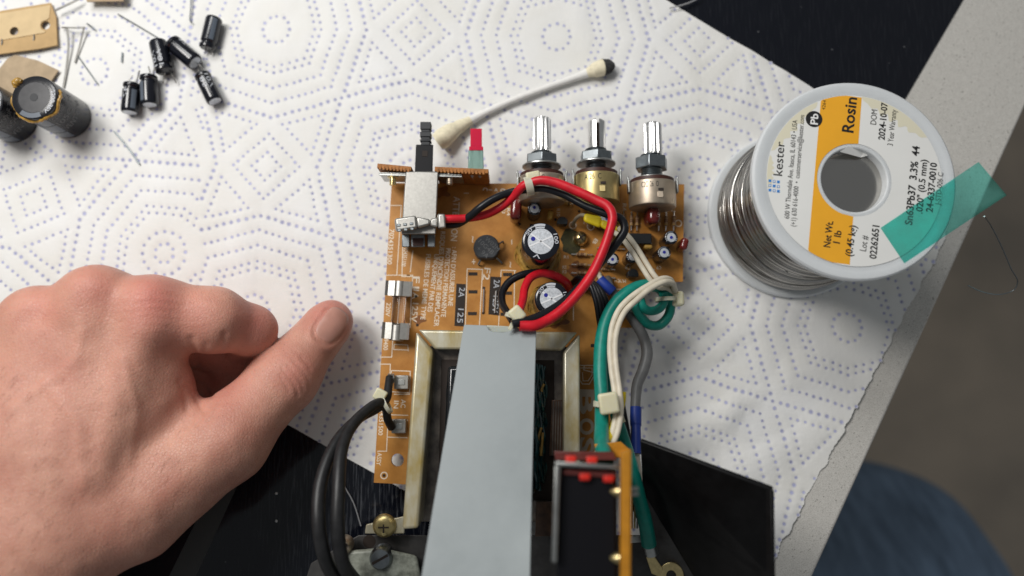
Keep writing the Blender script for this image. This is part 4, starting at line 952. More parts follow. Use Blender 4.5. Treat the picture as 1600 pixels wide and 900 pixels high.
# yellow sleeve, clear leads, cream twin wire
for a in ([(895, 352, 1.05), (901, 341, 1.9), (910, 336, 2.4), (920, 339, 2.6)], [(923, 354, 1.05), (919, 346, 1.8), (918, 343, 2.3), (924, 342, 2.6)]): wire('clear_lead', a, 6, 'clearw')
m2 = MB(); a = [(913, 333, 2.75), (941, 339, 2.75), (938, 357, 2.75), (911, 346, 2.75)]; m2.hexa([W(x, y, 2.45) for x, y, z in a], [W(*p) for p in a])
a = [(940, 342, 2.78), (968, 356, 2.78), (961, 368, 2.78), (937, 354, 2.78)]; m2.hexa([W(x, y, 2.52) for x, y, z in a], [W(*p) for p in a]); m2.build('yellow_sleeve', M['yellow'], unit, bev=.1, seg=3)
tw1 = [(962, 359, 2.7), (976, 370, 2.75), (992, 391, 2.8), (1007, 415, 2.8), (1021, 436, 2.85), (1033, 446, 2.8), (1047, 448, 2.6), (1053, 462, 2.3)]
for s in (-1, 1): wire('cream_wire', [(x + s * 3.6, y - s * 3.0, z) for x, y, z in tw1], 8.4, 'white')
tw2 = [(1053, 452, 2.4), (1049, 440, 2.9), (1036, 438, 3.2), (1014, 449, 3.4), (992, 465, 3.5), (972, 485, 3.6), (961, 510, 3.7), (957, 540, 3.8), (959, 575, 4.0), (964, 610, 4.2), (966, 645, 4.4), (955, 690, 4.8), (930, 712, 5.2), (915, 716, 5.4)]
for s in (-1, 1): wire('cream_wire', [(x + s * (3.9 if 455 < y else 1.5), y + s * (2.6 if y < 520 else 0) , z + (.1 if s > 0 else 0)) for x, y, z in tw2], 9.2, 'white')
wire('green_wire', [(1040, 462, 2.0), (1030, 449, 2.4), (1010, 446, 2.7), (985, 454, 2.9), (962, 474, 3.0), (947, 502, 3.1), (940, 535, 3.3), (938, 575, 3.6), (940, 620, 3.9), (940, 660, 4.4), (940, 690, 5.1), (944, 712, 5.9), (946, 722, 6.2)], [18, 19, 20, 20, 21, 21, 22, 22, 22, 22, 24, 26, 26], 'green')
wire('green_wire', [(990, 475, 2.6), (1001, 494, 2.2), (1014, 507, 2.0), (1030, 508, 1.9), (1043, 496, 2.0), (1048, 478, 2.2), (1044, 462, 2.4), (1034, 452, 2.5)], 15, 'green')
wire('green_wire', [(1000, 466, 2.5), (1005, 480, 2.5), (1016, 486, 2.4), (1030, 482, 2.4), (1038, 470, 2.5), (1036, 456, 2.6)], 14, 'green')
wire('green_wire', [(953, 560, 3.0), (954, 600, 3.2), (960, 640, 3.4), (972, 680, 3.6), (985, 722, 3.8), (998, 775, 3.9), (1008, 815, 3.7), (1014, 850, 3.3)], [13, 14, 18, 20, 21, 22, 23, 24], 'green')
torus_tie(1040, 468, 2.35, .34, .42, .07, 1.6, head=(1058, 467, 2.3, .46, .54, .40, 0.05))
torus_tie(948, 632, 4.25, .40, .40, .09, 1.5, head=(951, 630, 4.75, .62, .66, .3, .15), tail=((962, 630, 4.6), (974, 660, 4.2)))
wire('yellow_wire', [(972, 612, 4.1), (971, 628, 4.1), (962, 655, 4.2), (954, 678, 4.6), (948, 690, 4.9)], 13, 'yellow')
# ring terminal at the end of the green wire
m2 = MB(); m2.tube([W(1014, 848, 3.3), W(1018, 866, 3.2)], .22, seg=14, smooth=False); m2.build('wire_strands', M['dull'], unit)
m2 = MB(); P = [(1008, 866), (1018, 862), (1036, 888), (1032, 902), (1018, 896)]; m2.hexa([W(x, y, 3.0) for x, y in P], [W(x, y, 3.1) for x, y in P]); 
m2.lathe([(.16, 0), (.42, 0), (.42, .09), (.16, .09)], W(1048, 898, 3.0), (0, 0, 1), seg=24, close=True); m2.build('ring_terminal', M['brass'], unit, bev=.02)
# grey wire with blue sleeves; charcoal bundle
wire('grey_wire', [(950, 436, 1.2), (953, 448, 1.9), (962, 462, 2.0), (976, 482, 2.0), (992, 504, 2.0), (1006, 528, 2.0), (1011, 552, 2.1), (1005, 578, 2.2), (996, 600, 2.4), (993, 630, 2.7), (993, 690, 3.1)], [12, 13, 14, 15, 16, 17, 18, 18, 17, 16, 15], 'greyw')
wire('blue_sleeve', [(937, 437, 2.0), (946, 446, 2.05), (957, 456, 2.05)], 17, 'blue', sub=4)
wire('blue_sleeve', [(993.5, 636, 2.8), (993.5, 664, 2.95), (993.8, 668, 3.0), (994, 709, 3.25)], [18, 18, 15, 16.5], 'blue', sub=4)
wire('cream_wire', [(936, 428, 1.15), (938, 434, 1.8), (941, 440, 2.0)], 8, 'white')
wire('cream_wire', [(994, 704, 3.2), (997, 730, 3.1), (1001, 762, 2.95)], 10, 'white')
for k in range(4):
    o = k * 5.2
    wire('charcoal_wire', [(894 + o * .7, 442 - k, 1.2), (905 + o * .9, 434 + o * .2, 2.0 + .1 * k), (920 + o * .9, 442 + o * .4, 2.4), (930 + o, 466, 2.5), (936 + o, 500, 2.5), (942 + o, 540, 2.4), (950 + o * .95, 590, 2.4), (960 + o * .9, 640, 2.5), (972 + o * .7, 690, 2.7), (980 + o * .6, 760, 2.7)], 8.5, 'blackc' if k % 2 else 'blackw')

# ================================================================ solder spool
ZT, ZB = 5.4, .16
SC = W(1335, 281, ZT); RF = R(1335, 281, ZT, 159)
sx, sy = SC.x, SC.y
spool = empty('solder_spool', (sx, sy, ZB), 'milky plastic spool of thin solder wire with orange and white round label on top', 'solder spool')
RH = R(1335, 281, ZT, 57); RI = R(1335, 281, ZT, 51.5)
at = lambda z: Vector((sx, sy, z))
def flange(z0, z1):
    m2 = MB(); h = z1 - z0
    m2.lathe([(RH, 0), (RF - .30, 0), (RF - .25, -.02), (RF - .06, -.02), (RF, .03), (RF, h - .03), (RF - .06, h + .03), (RF - .27, h + .03), (RF - .34, h), (RH, h)], at(z0), (0, 0, 1), seg=96, close=True)
    return m2.build('flange', M['spool'], spool)
flange(ZB, ZB + .28); flange(ZT - .30, ZT - .02)
m2 = MB(); m2.lathe([(RI, 0), (RH + .05, 0), (RH + .05, ZT - ZB - .02), (RH - .02, ZT - ZB + .0), (RI + .03, ZT - ZB + .0), (RI, ZT - ZB - .03)], at(ZB), (0, 0, 1), seg=64, close=True); hub = m2.build('hub', M['spool'], spool)
m2 = MB(); m2.cyl(at(ZT - 1.2), at(ZT - 1.05), RI - .004, seg=48); m2.build('brightening_floor', M['hubbright'], hub)  # floor set high and pale, standing in for light through the hub wall
# wound solder: stacked layers of thin wire, every turn a ridge
m2 = MB(); prof = []; z = ZB + .30; RW = RF - .52; k = 0
def wr(z):
    t = (z - ZB) / (ZT - ZB)
    return RW + .20 * math.exp(-((t - .12) / .10) ** 2) + .05 * math.sin(t * 9) - .10 * max(0, t - .8) + (.10 if .2 < t < .33 else 0) + (.06 if .45 < t < .5 else 0)
prof = [(1.3, z)]
while z < ZT - .34:
    for a in range(4): prof.append((wr(z) + .026 * math.sin(math.pi * (a + .5) / 4) + .012 * math.sin(k * 2.7), z + .052 * a / 4))
    z += .052; k += 1
prof.append((1.3, ZT - .34))
m2.lathe(prof, (sx, sy, 0), (0, 0, 1), seg=120); m2.build('wound_solder', M['solder'], spool, ang=180)
# a few turns that cross the others
for i in range(9):
    z0 = ZB + .45 + i * .42; pts = []; dz = rng.uniform(.25, .8); ph = rng.uniform(0, 6)
    for j in range(33):
        a = ph + 2.6 * j / 32; zz = min(ZT - .45, z0 + dz * j / 32); pts.append(Vector((sx + (wr(zz) + .045) * math.cos(a), sy + (wr(zz) + .045) * math.sin(a), zz)))
    m3 = MB(); m3.tube(pts, .026, seg=6, sub=2); m3.build('solder_turn', M['solder'], spool)
# round label: white paper, orange band, lettering
LZ = ZT + .0
RL = R(1335, 281, ZT, 137); RLh = R(1335, 281, ZT, 58.5)
lab = MB(); vs, fs = sheet2d([circle((sx, sy), RL, 96), circle((sx, sy), RLh, 64)], .016); lab.add([Vector((v.x, v.y, LZ + (.006 if v.z > 0 else -.012))) for v in vs], fs)
lab = lab.build('label', M['label'], spool, smooth=False)
PL = lambda x, y: W(x, y, LZ + .014)
def clip_band(l0, l1, r0, r1, r_in, r_out, z):
    # the strip between two lines, cut to the label ring
    A, B, C_, D_ = [W(*p, z) for p in (l0, l1, r0, r1)]
    up = (A - B).normalized()
    out = []
    n = 90
    def xs_at(s):                                   # s along up from the label centre
        def onl(P, Q):
            d = (P - Q).normalized(); k = (s - (Q - at(z)).dot(up)) / d.dot(up); return (Q + d * k - at(z))
        return onl(A, B), onl(C_, D_)
    side_ = Vector((up.y, -up.x, 0)); m2 = MB()
    ss = np.unique(np.concatenate([np.linspace(-r_out, -r_in, 40), np.linspace(-r_in, r_in, 60), np.linspace(r_in, r_out, 40)]))
    for s0, s1 in zip(ss[:-1], ss[1:]):
        rows = []
        hole = abs((s0 + s1) / 2) < r_in
        for s in (s0, s1):
            a, b_ = xs_at(s); xa, xb = a.dot(side_), b_.dot(side_)
            lo = math.sqrt(max(0, r_in ** 2 - s * s)); ho = math.sqrt(max(0, r_out ** 2 - s * s))
            segs = []
            for (u0, u1) in ((-ho, -lo), (lo, ho)) if hole else ((-ho, ho),):
                c0, c1 = max(u0, xa), min(u1, xb)
                segs.append((c0, c1) if c1 > c0 else None)
            rows.append(segs)
        if len(rows[0]) == len(rows[1]):
            for p, q_ in zip(*rows):
                if p and q_:
                    f = lambda u, s: at(z) + up * s + side_ * u
                    m2.add([f(p[0], s0), f(p[1], s0), f(q_[1], s1), f(q_[0], s1)], [(0, 1, 2, 3)])
    return m2
clip_band((1283, 152), (1262, 400), (1347, 145), (1327, 425), RLh, RL - .002, LZ + .010).build('orange_band', M['orange'], lab, smooth=False)
def ltxt(s, a, b_, h, bold=0.0, m_='ink', name='label_lettering'):
    m2 = MB(); put_text(m2, s, PL, a, b_, h, bold); o = m2.build(name, M[m_], lab, smooth=False); tag(o, kind='stuff')
ltxt('Rosin', (1333, 208), (1339, 153), 17, .022)
ltxt('kester', (1222, 275), (1226, 222), 13.5, .003)
ltxt('600 W Thorndale Ave. Itasca, IL 60143 \u2022 USA', (1233, 342), (1246, 188), 7.6)
ltxt('(+1) 630 616-4000  \u2022  customerservice@kester.com', (1243, 354), (1257, 180), 7.6)
ltxt('4264', (1289, 172), (1291, 157), 5)
ltxt('Net Wt.', (1297, 387), (1302, 346), 10.5, .02); ltxt('1 lb', (1312, 381), (1315, 361), 10.5, .02); ltxt('(0.45 kg)', (1331, 401), (1338, 353), 10.5, .02)
ltxt('DOM', (1369, 195), (1371, 172), 9); ltxt('2024-10-07', (1382, 219), (1387, 161), 9.5, .022); ltxt('3 Year Warranty', (1395, 228), (1401, 172), 8.5)
ltxt('Lot #', (1353, 393), (1357, 369), 10); ltxt('02262651', (1369, 405), (1374, 353), 10.5, .02)
ltxt('Sn63Pb37  3.3%  44', (1425, 352), (1437, 229), 11, .024); ltxt('.020" (0.5 mm)', (1441, 334), (1449, 250), 10, .018); ltxt('24-6337-0010', (1457, 332), (1464, 255), 10, .024); ltxt('J-STD-006 C', (1469, 321), (1474, 270), 8)
m2 = MB(); c_ = PL(1272, 186); m2.cyl(c_ - Vector((0, 0, .004)), c_ + Vector((0, 0, .002)), R(1272, 186, LZ, 13), seg=36); m2.build('round_mark', M['ink'], lab, smooth=False)
m2 = MB(); put_text(m2, 'Pb', lambda x, y: W(x, y, LZ + .022), (1277.5, 195), (1278.5, 178), 11, .02); tag(m2.build('label_lettering', M['inkw'], lab, smooth=False), kind='stuff')
for i in range(3):
    for j in range(3):
        x, y = 1203.0 + i * 6.6, 297 - j * 7.3 + i * .9
        m2 = MB(); c_ = PL(x, y); s_ = R(x, y, LZ, 4.2)
        m2.box(c_, (s_, s_, .004), Matrix.Rotation(-.09, 3, 'Z')); 
        if (i + j) % 2: m2.box(c_ + Vector((0, 0, .002)), (s_ * .62, s_ * .62, .004), Matrix.Rotation(-.09, 3, 'Z'), 1)
        m2.build('logo_square', [M['inkb'], M['label']], lab, smooth=False)
# yellowed stains of the label: thin arcs at its rim
def stain(a0, a1, r0, r1):
    m2 = MB(); n = 30; z_ = LZ + .0085; rows = []
    for i in range(n + 1):
        a = math.radians(a0 + (a1 - a0) * i / n); e = math.sin(math.pi * i / n) ** .5; ri = r1 - (r1 - r0) * e * (1 + .25 * math.sin(i * 1.3) * e)
        rows.append((Vector((sx + ri * math.cos(a), sy + ri * math.sin(a), z_)), Vector((sx + r1 * math.cos(a), sy + r1 * math.sin(a), z_))))
    for (a, b_), (c_, d_) in zip(rows[:-1], rows[1:]): m2.add([a, b_, d_, c_], [(0, 1, 2, 3)])
    m2.build('yellowed_stain', M['stain'], lab, smooth=False)
stain(112, 160, RL - .34, RL - .01); stain(30, 82, RL - .42, RL - .01); stain(163, 186, RL - .2, RL - .01)
# torn paper shred inside the hub, tape strip and the loose end of the solder
m2 = MB(); P = [(1312, 237), (1325, 229), (1352, 231), (1366, 240), (1345, 246)]; m2.add([W(x, y, LZ + .055) for x, y in P[:2]] + [W(x, y, LZ - .2) for x, y in P[2:]], [(0, 1, 2, 3, 4)]); m2.build('torn_paper', M['label'], lab, smooth=False)
tm = bpy.data.materials.new('teal_tape'); tm.use_nodes = True; N, L = nodes(tm); N.remove(N['Principled BSDF'])
tr = N.new('ShaderNodeBsdfTransparent'); tr.inputs[0].default_value = (.55, .905, .865, 1); df = N.new('ShaderNodeBsdfPrincipled'); df.inputs['Base Color'].default_value = (.22, .52, .46, 1); df.inputs['Roughness'].default_value = .25
nz = N.new('ShaderNodeTexNoise'); nz.inputs['Scale'].default_value = 1.1; nz.inputs['Detail'].default_value = 2; tc = N.new('ShaderNodeTexCoord'); L.new(tc.outputs['Object'], nz.inputs['Vector'])
mr = N.new('ShaderNodeMapRange'); mr.inputs['From Min'].default_value = .35; mr.inputs['From Max'].default_value = .65; mr.inputs['To Min'].default_value = .05; mr.inputs['To Max'].default_value = .20; L.new(nz.outputs['Fac'], mr.inputs[0])
ms = N.new('ShaderNodeMixShader'); L.new(mr.outputs[0], ms.inputs[0]); L.new(tr.outputs[0], ms.inputs[1]); L.new(df.outputs[0], ms.inputs[2]); L.new(ms.outputs[0], N['Material Output'].inputs['Surface'])
m2 = MB(); n, w_ = 26, 8
a0, a1, b0, b1 = (1376, 356), (1413, 411), (1529, 253), (1573, 305)
rows = []
for i in range(n + 1):
    t = i / n; row = []
    for j in range(w_ + 1):
        s = j / w_; x = (a0[0] * (1 - t) + b0[0] * t) * (1 - s) + (a1[0] * (1 - t) + b1[0] * t) * s; y = (a0[1] * (1 - t) + b0[1] * t) * (1 - s) + (a1[1] * (1 - t) + b1[1] * t) * s
        zz = LZ + .028 + (.03 * math.sin(s * 6 + t * 9) * max(0, t - .45)) + (.55 * (t - .6) ** 1.5 * (1 + .8 * (s - .5)) if t > .6 else 0) + .02 * noise.noise(Vector((s * 3, t * 9, 2))) + (.05 if .47 < t < .60 else .0) * math.sin((t - .47) / .13 * math.pi)
        row.append(W(x, y, zz))
    rows.append(row)
m2.add([p for r_ in rows for p in r_], [(i * (w_ + 1) + j, i * (w_ + 1) + j + 1, (i + 1) * (w_ + 1) + j + 1, (i + 1) * (w_ + 1) + j) for i in range(n) for j in range(w_)])
tp_ = m2.build('tape_strip', tm, spool, ang=60); tp_['label'] = 'translucent teal tape strip holding the end of the solder'
so = tp_.modifiers.new('thickness', 'SOLIDIFY'); so.thickness = .008
m2 = MB(); m2.tube([W(*p) for p in ((1538, 338, 5.3), (1548, 352, 4.6), (1565, 385, 3.8), (1580, 420, 3.0), (1590, 440, 2.5), (1584, 453, 2.2), (1562, 460, 2.1), (1535, 456, 1.9), (1512, 446, 1.7))], .02, seg=8, sub=8); m2.build('loose_solder', M['zinc_dark'], spool)

# ================================================================ cotton swab
def bed(px, py, extra): p = W(px, py, .2); return W(px, py, towel_z(p.x, p.y) + extra)
P = [(684, 222, 13), (692, 216, 15), (702, 208, 13.5), (716, 199, 10), (735, 188, 6.6), (762, 174, 5.2), (800, 157, 4.8), (850, 138, 4.7), (896, 122, 5.4), (918, 114, 7), (932, 108.5, 11.5), (942, 105.5, 12.5), (950, 104, 11), (957, 103, 6)]
base = bed(820, 150, 0)
swab = empty('cotton_swab', base, 'used cotton swab with a sooty tip and yellowed cotton behind the circuit board', 'cotton swab')
zs = lambda x, y, r: bed(x, y, R(x, y, .3, r) * .9 + .10)
def seg_(name, i0, i1, m_, parent=swab, sc_=1.0):
    m2 = MB(); m2.tube([zs(*p) for p in P[i0:i1]], [R(p[0], p[1], .3, p[2] * sc_) for p in P[i0:i1]], seg=18, sub=6); return m2.build(name, M[m_], parent, ang=70)
seg_('shaft', 2, 11, 'swabpaper'); seg_('cotton_tip', 0, 5, 'cotton', sc_=1.04); ctip = seg_('cotton_tip', 9, 13, 'cotton', sc_=1.03); seg_('soot', 11, 14, 'soot', ctip, 1.05)

# ================================================================ loose capacitors
def loose_cap(p0, p1, wpx, label, lead_end, leads, tilt=0.0, stripe=.9, words=('16V', '47')):
    # p0 = end with the leads, p1 = plain end; built along local +X, then laid on the towel
    A, B = W(*p0, .45), W(*p1, .45); L_ = (B - A).length * 1.02; r = R(*p0, .45, wpx / 2); mid = (A + B) / 2
    t = empty('loose_capacitor', (0, 0, 0), label, 'capacitor', 'loose black capacitors on the paper towel'); local_root(t)
    m2 = MB(); m2.lathe([(r * .86, 0), (r * .98, .03), (r, .08), (r, .14), (r * .84, .19), (r * .84, .24), (r, .30), (r, L_ - .10), (r * .97, L_ - .04), (r * .88, L_), (r * .74, L_)], (-L_ / 2, 0, 0), (1, 0, 0), seg=32)
    body = m2.build('sleeve', M['sleeve'], t)
    m2 = MB(); m2.lathe([(r * .75, L_ - .03), (r * .75, L_ + .004), (.001, L_ + .008)], (-L_ / 2, 0, 0), (1, 0, 0), seg=24); m2.build('can_top', M['captop'], body)
    m2 = MB(); m2.lathe([(r * .84, .01), (.001, -.0)], (-L_ / 2, 0, 0), (1, 0, 0), seg=24); m2.build('rubber_seal', M['greyp'], body)
    # polarity stripe and print bent round the sleeve
    def wrap(ang, x): return Vector((x, (r + .006) * math.sin(ang), (r + .006) * math.cos(ang)))
    m2 = MB(); n = 5
    for i in range(n):
        u0, u1 = stripe + .55 * i / n, stripe + .55 * (i + 1) / n; m2.add([wrap(u0, -L_ / 2 + .32), wrap(u1, -L_ / 2 + .32), wrap(u1, L_ / 2 - .1), wrap(u0, L_ / 2 - .1)], [(0, 1, 2, 3)])
    m2.build('polarity_stripe', M['sleeve_stripe'], body)
    for q_, s in enumerate(words):
        m2 = MB(); vs, fs = text2d(s, .0); x0, x1 = min(v.x for v in vs), max(v.x for v in vs); ln_ = min(L_ * .5, .22 * len(s))
        m2.add([wrap(stripe - .75 - q_ * .75 + (.5 - v.y / .7) * .5, -L_ * .12 + ((v.x - x0) / (x1 - x0) - .5) * ln_) for v in vs], fs); tag(m2.build('sleeve_lettering', M['print'], body, smooth=False), kind='stuff')
    d = B - A; ang = math.atan2(d.y, d.x)
    z_ = towel_z(mid.x, mid.y) + r + .02
    t.location = (mid.x, mid.y, z_); t.rotation_euler = (0, tilt, ang)
    bpy.context.view_layer.update(); inv = t.matrix_basis.inverted()
    for a in leads:
        m2 = MB(); pts = [inv @ bed(x, y, h) for x, y, h in a]; m2.tube(pts, .026, seg=8, sub=5); m2.build('lead', M['tin'], t)
    return t
loose_cap((209, 133), (205, 177), 26, 'small black capacitor farthest left of the six, nearest the glued large capacitor', 0, [((206, 136, .3), (202, 126, .25), (207, 118, .2)), ((212, 136, .3), (215, 122, .3), (218, 110, .35))], stripe=.5, words=('47', '16V'))
loose_cap((234, 121), (236, 165), 26, 'small black capacitor with wide grey stripe, second from the left', 0, [((231, 124, .3), (234, 113, .25), (232, 104, .2)), ((238, 124, .3), (241, 108, .35), (242, 92, .4))], stripe=-.75, words=('22',))
loose_cap((260, 114), (249, 68), 27, 'small black capacitor with bold pale lettering, two bent leads at its foot', 0, [((258, 112, .3), (256, 120, .2), (255, 130, .12)), ((265, 110, .3), (271, 121, .25), (276, 130, .12)), ], stripe=1.3, words=('10V', '10V'))
loose_cap((271, 68), (306, 99), 27, 'diagonal small black capacitor showing its round silver end at lower right', 0, [((308, 99, .3), (314, 104, .3), (318, 113, .2)),], stripe=1.8, words=('47u',))
loose_cap((324, 76), (335, 29), 25, 'topmost small capacitor with smooth blue-black sleeve, apart from the others', 0, [((322, 76, .2), (320, 84, .12)), ((331, 77, .2), (330, 86, .1))], stripe=-.9, words=())
loose_cap((316, 117), (336, 158), 25, 'small black capacitor with three rows of pale print, lowest at the right', 0, [((316, 119, .3), (312, 113, .25), (308, 107, .2)), ], stripe=2.2, words=('47', '10V', '85'))
# the two big ones stand upright
def big_cap(px, py, zt, rpx, label, glue=True):
    top = W(px, py, zt); r = R(px, py, zt, rpx); z0 = towel_z(top.x, top.y) + .0; h = zt - z0
    t = empty('large_capacitor', (top.x, top.y, z0), label, 'capacitor', 'large used capacitors standing on the towel')
    m2 = MB(); m2.lathe([(r * .9, 0), (r * .98, .04), (r * .98, .1), (r, .16), (r, h - .12), (r * .985, h - .04), (r * .92, h), (r * .66, h - .005)], (top.x, top.y, z0), (0, 0, 1), seg=56); body = m2.build('sleeve', M['sleeve_b'], t)
    m2 = MB(); m2.lathe([(r * .70, -.03), (r * .70, -.012), (r * .66, -.006), (.001, 0)], top + Vector((0, 0, .004)), (0, 0, 1), seg=40); m2.build('end_disc', M['capgrey'], body)
    m2 = MB(); m2.cyl(top + Vector((0, 0, 0)), top + Vector((0, 0, .012)), r * .18, seg=14); m2.build('disc_dimple', M['greyp'], body)
    n = 12; m2 = MB(); q_ = lambda t_, rr, z: Vector((top.x + rr * math.cos(t_), top.y + rr * math.sin(t_), z))
    for k, (za, zb_) in enumerate(((z0 + .2, z0 + h * .32), (z0 + h * .34, z0 + h * .63), (z0 + h * .65, zt - .14))):
        m2 = MB()
        for i in range(n):
            a0, a1 = math.radians(-128 + 62 * i / n), math.radians(-128 + 62 * (i + 1) / n)
            m2.add([q_(a0, r * 1.006, zb_), q_(a1, r * 1.006, zb_), q_(a1, r * 1.006, za), q_(a0, r * 1.006, za)], [(0, 1, 2, 3)])
            if k == 2: m2.add([q_(a0, r * .72, zt + .004), q_(a1, r * .72, zt + .004), q_(a1, r * .93, zt + .003), q_(a0, r * .93, zt + .003)], [(0, 1, 2, 3)])
        tag(m2.build('polarity_stripe', M['sleeve_stripe'], body), kind='stuff')
    for j, (s, dz) in enumerate((('2200uF 35V', .5), ('DAEWOO 85C', .9), ('VENT MMA', 1.35))):
        m2 = MB(); vs, fs = text2d(s if j != 1 else '105C  M', .0); x0, x1 = min(v.x for v in vs), max(v.x for v in vs)
        m2.add([q_(math.radians(-60 + 88 * (v.x - x0) / (x1 - x0)), r * 1.007, zt - dz + (v.y / .7) * .26) for v in vs], fs); tag(m2.build('sleeve_lettering', M['printd'], body, smooth=False), kind='stuff')
    m2 = MB(); vs, fs = text2d('2200 35V', .01); x0, x1 = min(v.x for v in vs), max(v.x for v in vs)
    m2.add([q_(math.radians(-52 + 74 * (1 - (v.x - x0) / (x1 - x0)) * 1.0), r * (.93 - .17 * (v.y / .7)) if False else r * (.76 + .17 * (v.y / .7)), zt + .006) for v in vs], fs); tag(m2.build('rim_lettering', M['print'], body, smooth=False), kind='stuff')
    if not glue: return t
    m2 = MB(); pts = []; rr_ = []
    for i in range(40):
        a = math.radians(-215 + 240 * i / 39); pts.append(q_(a, r * (1.01 + .012 * math.sin(i * 1.1)), zt - .16 - .05 * math.sin(i * .7))); rr_.append(.045 + .03 * abs(math.sin(i * 1.7)))
    m2.tube(pts, rr_, seg=8, sub=2)
    m2.tube([q_(math.radians(128), r * .9, zt + .02), q_(math.radians(135), r * 1.02, zt + .0), q_(math.radians(143), r * 1.05, zt - .04), q_(math.radians(153), r * .98, zt - .05)], [.07, .15, .17, .08], seg=10, sub=5)
    m2.build('glue_residue', M['glue'], body)
    return t
big_cap(53, 152, 2.35, 36, 'large black capacitor with amber glue round its grey end, standing on the towel')
big_cap(-34, 160, 2.1, 38, 'large black capacitor cut off by the left edge, beside the glued one', False)

# ================================================================ cut leads, cardboard strips, strands
def cut_lead(pts, label, r=.03, m_='tin'):
    P_ = [bed(x, y, (r + .03 if len(p_) == 0 else p_[0])) for x, y, *p_ in pts]
    m2 = MB(); m2.tube(P_, r, seg=8, sub=6); o = m2.build('cut_lead', M[m_]); tag(o, label, 'wire clipping', 'cut component leads')
    return o
cut_lead([(105, 44, .25), (107, 70, .2), (104, 105, .1), (99, 137, .06)], 'longest clipped lead, curving down towards the glued capacitor', .038)
cut_lead([(131, 44, .2), (125, 70, .12), (117, 98, .06)], 'clipped lead slanting beside the longest one, left of the small capacitors', .034)
cut_lead([(97, 43, .1), (103, 43, .28), (118, 43.5, .28), (133, 43, .24)], 'short level clipped lead lying across the tops of two others', .032)
cut_lead([(122, 88), (136, 108), (153, 132)], 'thin dull clipped lead slanting down below the slanting one', .024, 'zinc_dark')
cut_lead([(184, 22), (215, 40), (248, 60)], 'thin clipped lead slanting above the small capacitors', .024, 'zinc_dark')
cut_lead([(191, 82), (190, 97)], 'tiny clipped lead stub between the leads and the small capacitors', .03, 'zinc_dark')
cut_lead([(178, 205), (199, 230), (218, 257)], 'clipped lead slanting alone below the big glued capacitor', .03, 'zinc_dark')
cut_lead([(299, -12, .1), (298, 15, .1), (297, 32, .08), (299, 35, .15)], 'dark clipped lead with hooked end at the top edge', .026, 'zinc_dark')
cut_lead([(86, 16.5, .3), (104, 8, .3), (124, -2, .3)], 'shiny lead beside the cardboard strip, running off the top edge', .04)
cut_lead([(136, 37, .06), (142, 41, .1), (149, 47, .06)], 'tiny bent lead scrap right of the level clipped lead', .03, 'zinc_dark')
def cards(name, outer, hs, z, th, m_, label, tiltfun=None):
    o2 = [W(x, y, z) for x, y in outer]; hh = [circle((W(*c_, z).x, W(*c_, z).y), R(*c_, z, r_), 24) for c_, r_ in hs]
    vs, fs = sheet2d([[(p.x, p.y) for p in o2]] + hh, th)
    m2 = MB(); m2.add([Vector((v.x, v.y, z + v.z + (tiltfun(v.x, v.y) if tiltfun else 0))) for v in vs], fs)
    c_ = empty(name, (o2[0].x, o2[0].y, z), label, 'cardboard strip', 'cardboard component strips'); return c_, m2.build('backing', M[m_], c_, smooth=False)
cs, bk = cards('cardboard_strip', [(-40, 22), (0, 18), (80, 5), (84, 17), (88, 26), (90, 71), (60, 77), (0, 85), (-40, 90)], [((22.5, 49), 7), ((72, 40), 7)], .26, .07, 'card', 'tan cardboard strip with two round holes, corner of the picture')
m2 = MB(); o2 = [W(x, y, .304) for x, y in ((-40, 66), (-40, 25), (0, 20.5), (78.5, 7.5), (76.5, 30))] ; 
vs, fs = sheet2d([[(W(x, y, .31).x, W(x, y, .31).y) for x, y in ((-40, 66), (-40, 25), (0, 21), (79, 8), (77, 28), (73, 31), (65, 34), (63, 40), (65, 46), (71, 49), (70, 51), (30, 58), (0, 63))], circle((W(22.5, 49, .31).x, W(22.5, 49, .31).y), R(22, 49, .31, 7.2), 24)], .02)
m2.add([Vector((v.x, v.y, .308 + v.z)) for v in vs], fs); m2.build('paper_tape', M['card2'], cs, smooth=False)
for x in (52, 2):
    m2 = MB(); m2.tube([W(x + 1, 54 + (52 - x) * .14, .31), W(x + 1.2, 58 + (52 - x) * .14, .325), W(x + .4, 63 + (52 - x) * .14, .31)], .022, seg=6); m2.build('lead_stub', M['zinc_dark'], cs)
cards('cardboard_strip', [(12, 92), (24, 86), (60, 95), (92, 110), (80, 127), (70, 150), (20, 150), (-20, 140), (-10, 120)], [], .24, .05, 'card3', 'plain grey-brown cardboard scrap under the big glued capacitor')
cards('cardboard_strip', [(132, -40), (196, -40), (193, 2), (136, 3)], [], .5, .06, 'card3', 'cardboard scrap just showing at the top edge')
m2 = MB(); m2.tube([W(*p) for p in ((1046, 13, .25), (1062, 9, .3), (1080, 3, .3), (1095, -5, .3))], .03, seg=6); tag(m2.build('plastic_strand', M['strand']), 'thin clear strand over the towel edge at the top', 'strand')
m2 = MB(); m2.tube([W(*p) for p in ((524, 738, .12), (536, 757, .14), (552, 785, .16), (564, 822, .12))], .02, seg=6); tag(m2.build('grey_fibre', M['strand']), 'thin curved grey fibre lying on the black glass by the transformer foot', 'strand')
for k, (x, y) in enumerate(((432, 771), (432, 814))):
    m2 = MB(); p = W(x, y, .07); m2.lathe([(.05, 0), (.045, .03), (.02, .05), (.001, .055)], p, (.3, .2, 1), seg=7); m2.v = [p + (v - p) * Vector((1, 1, 1)).x for v in m2.v]; tag(m2.build('crumb', M['inkw']), ('upper' if k == 0 else 'lower') + ' pale crumb on the black glass below the thumb', 'crumb', 'crumbs on the glass')

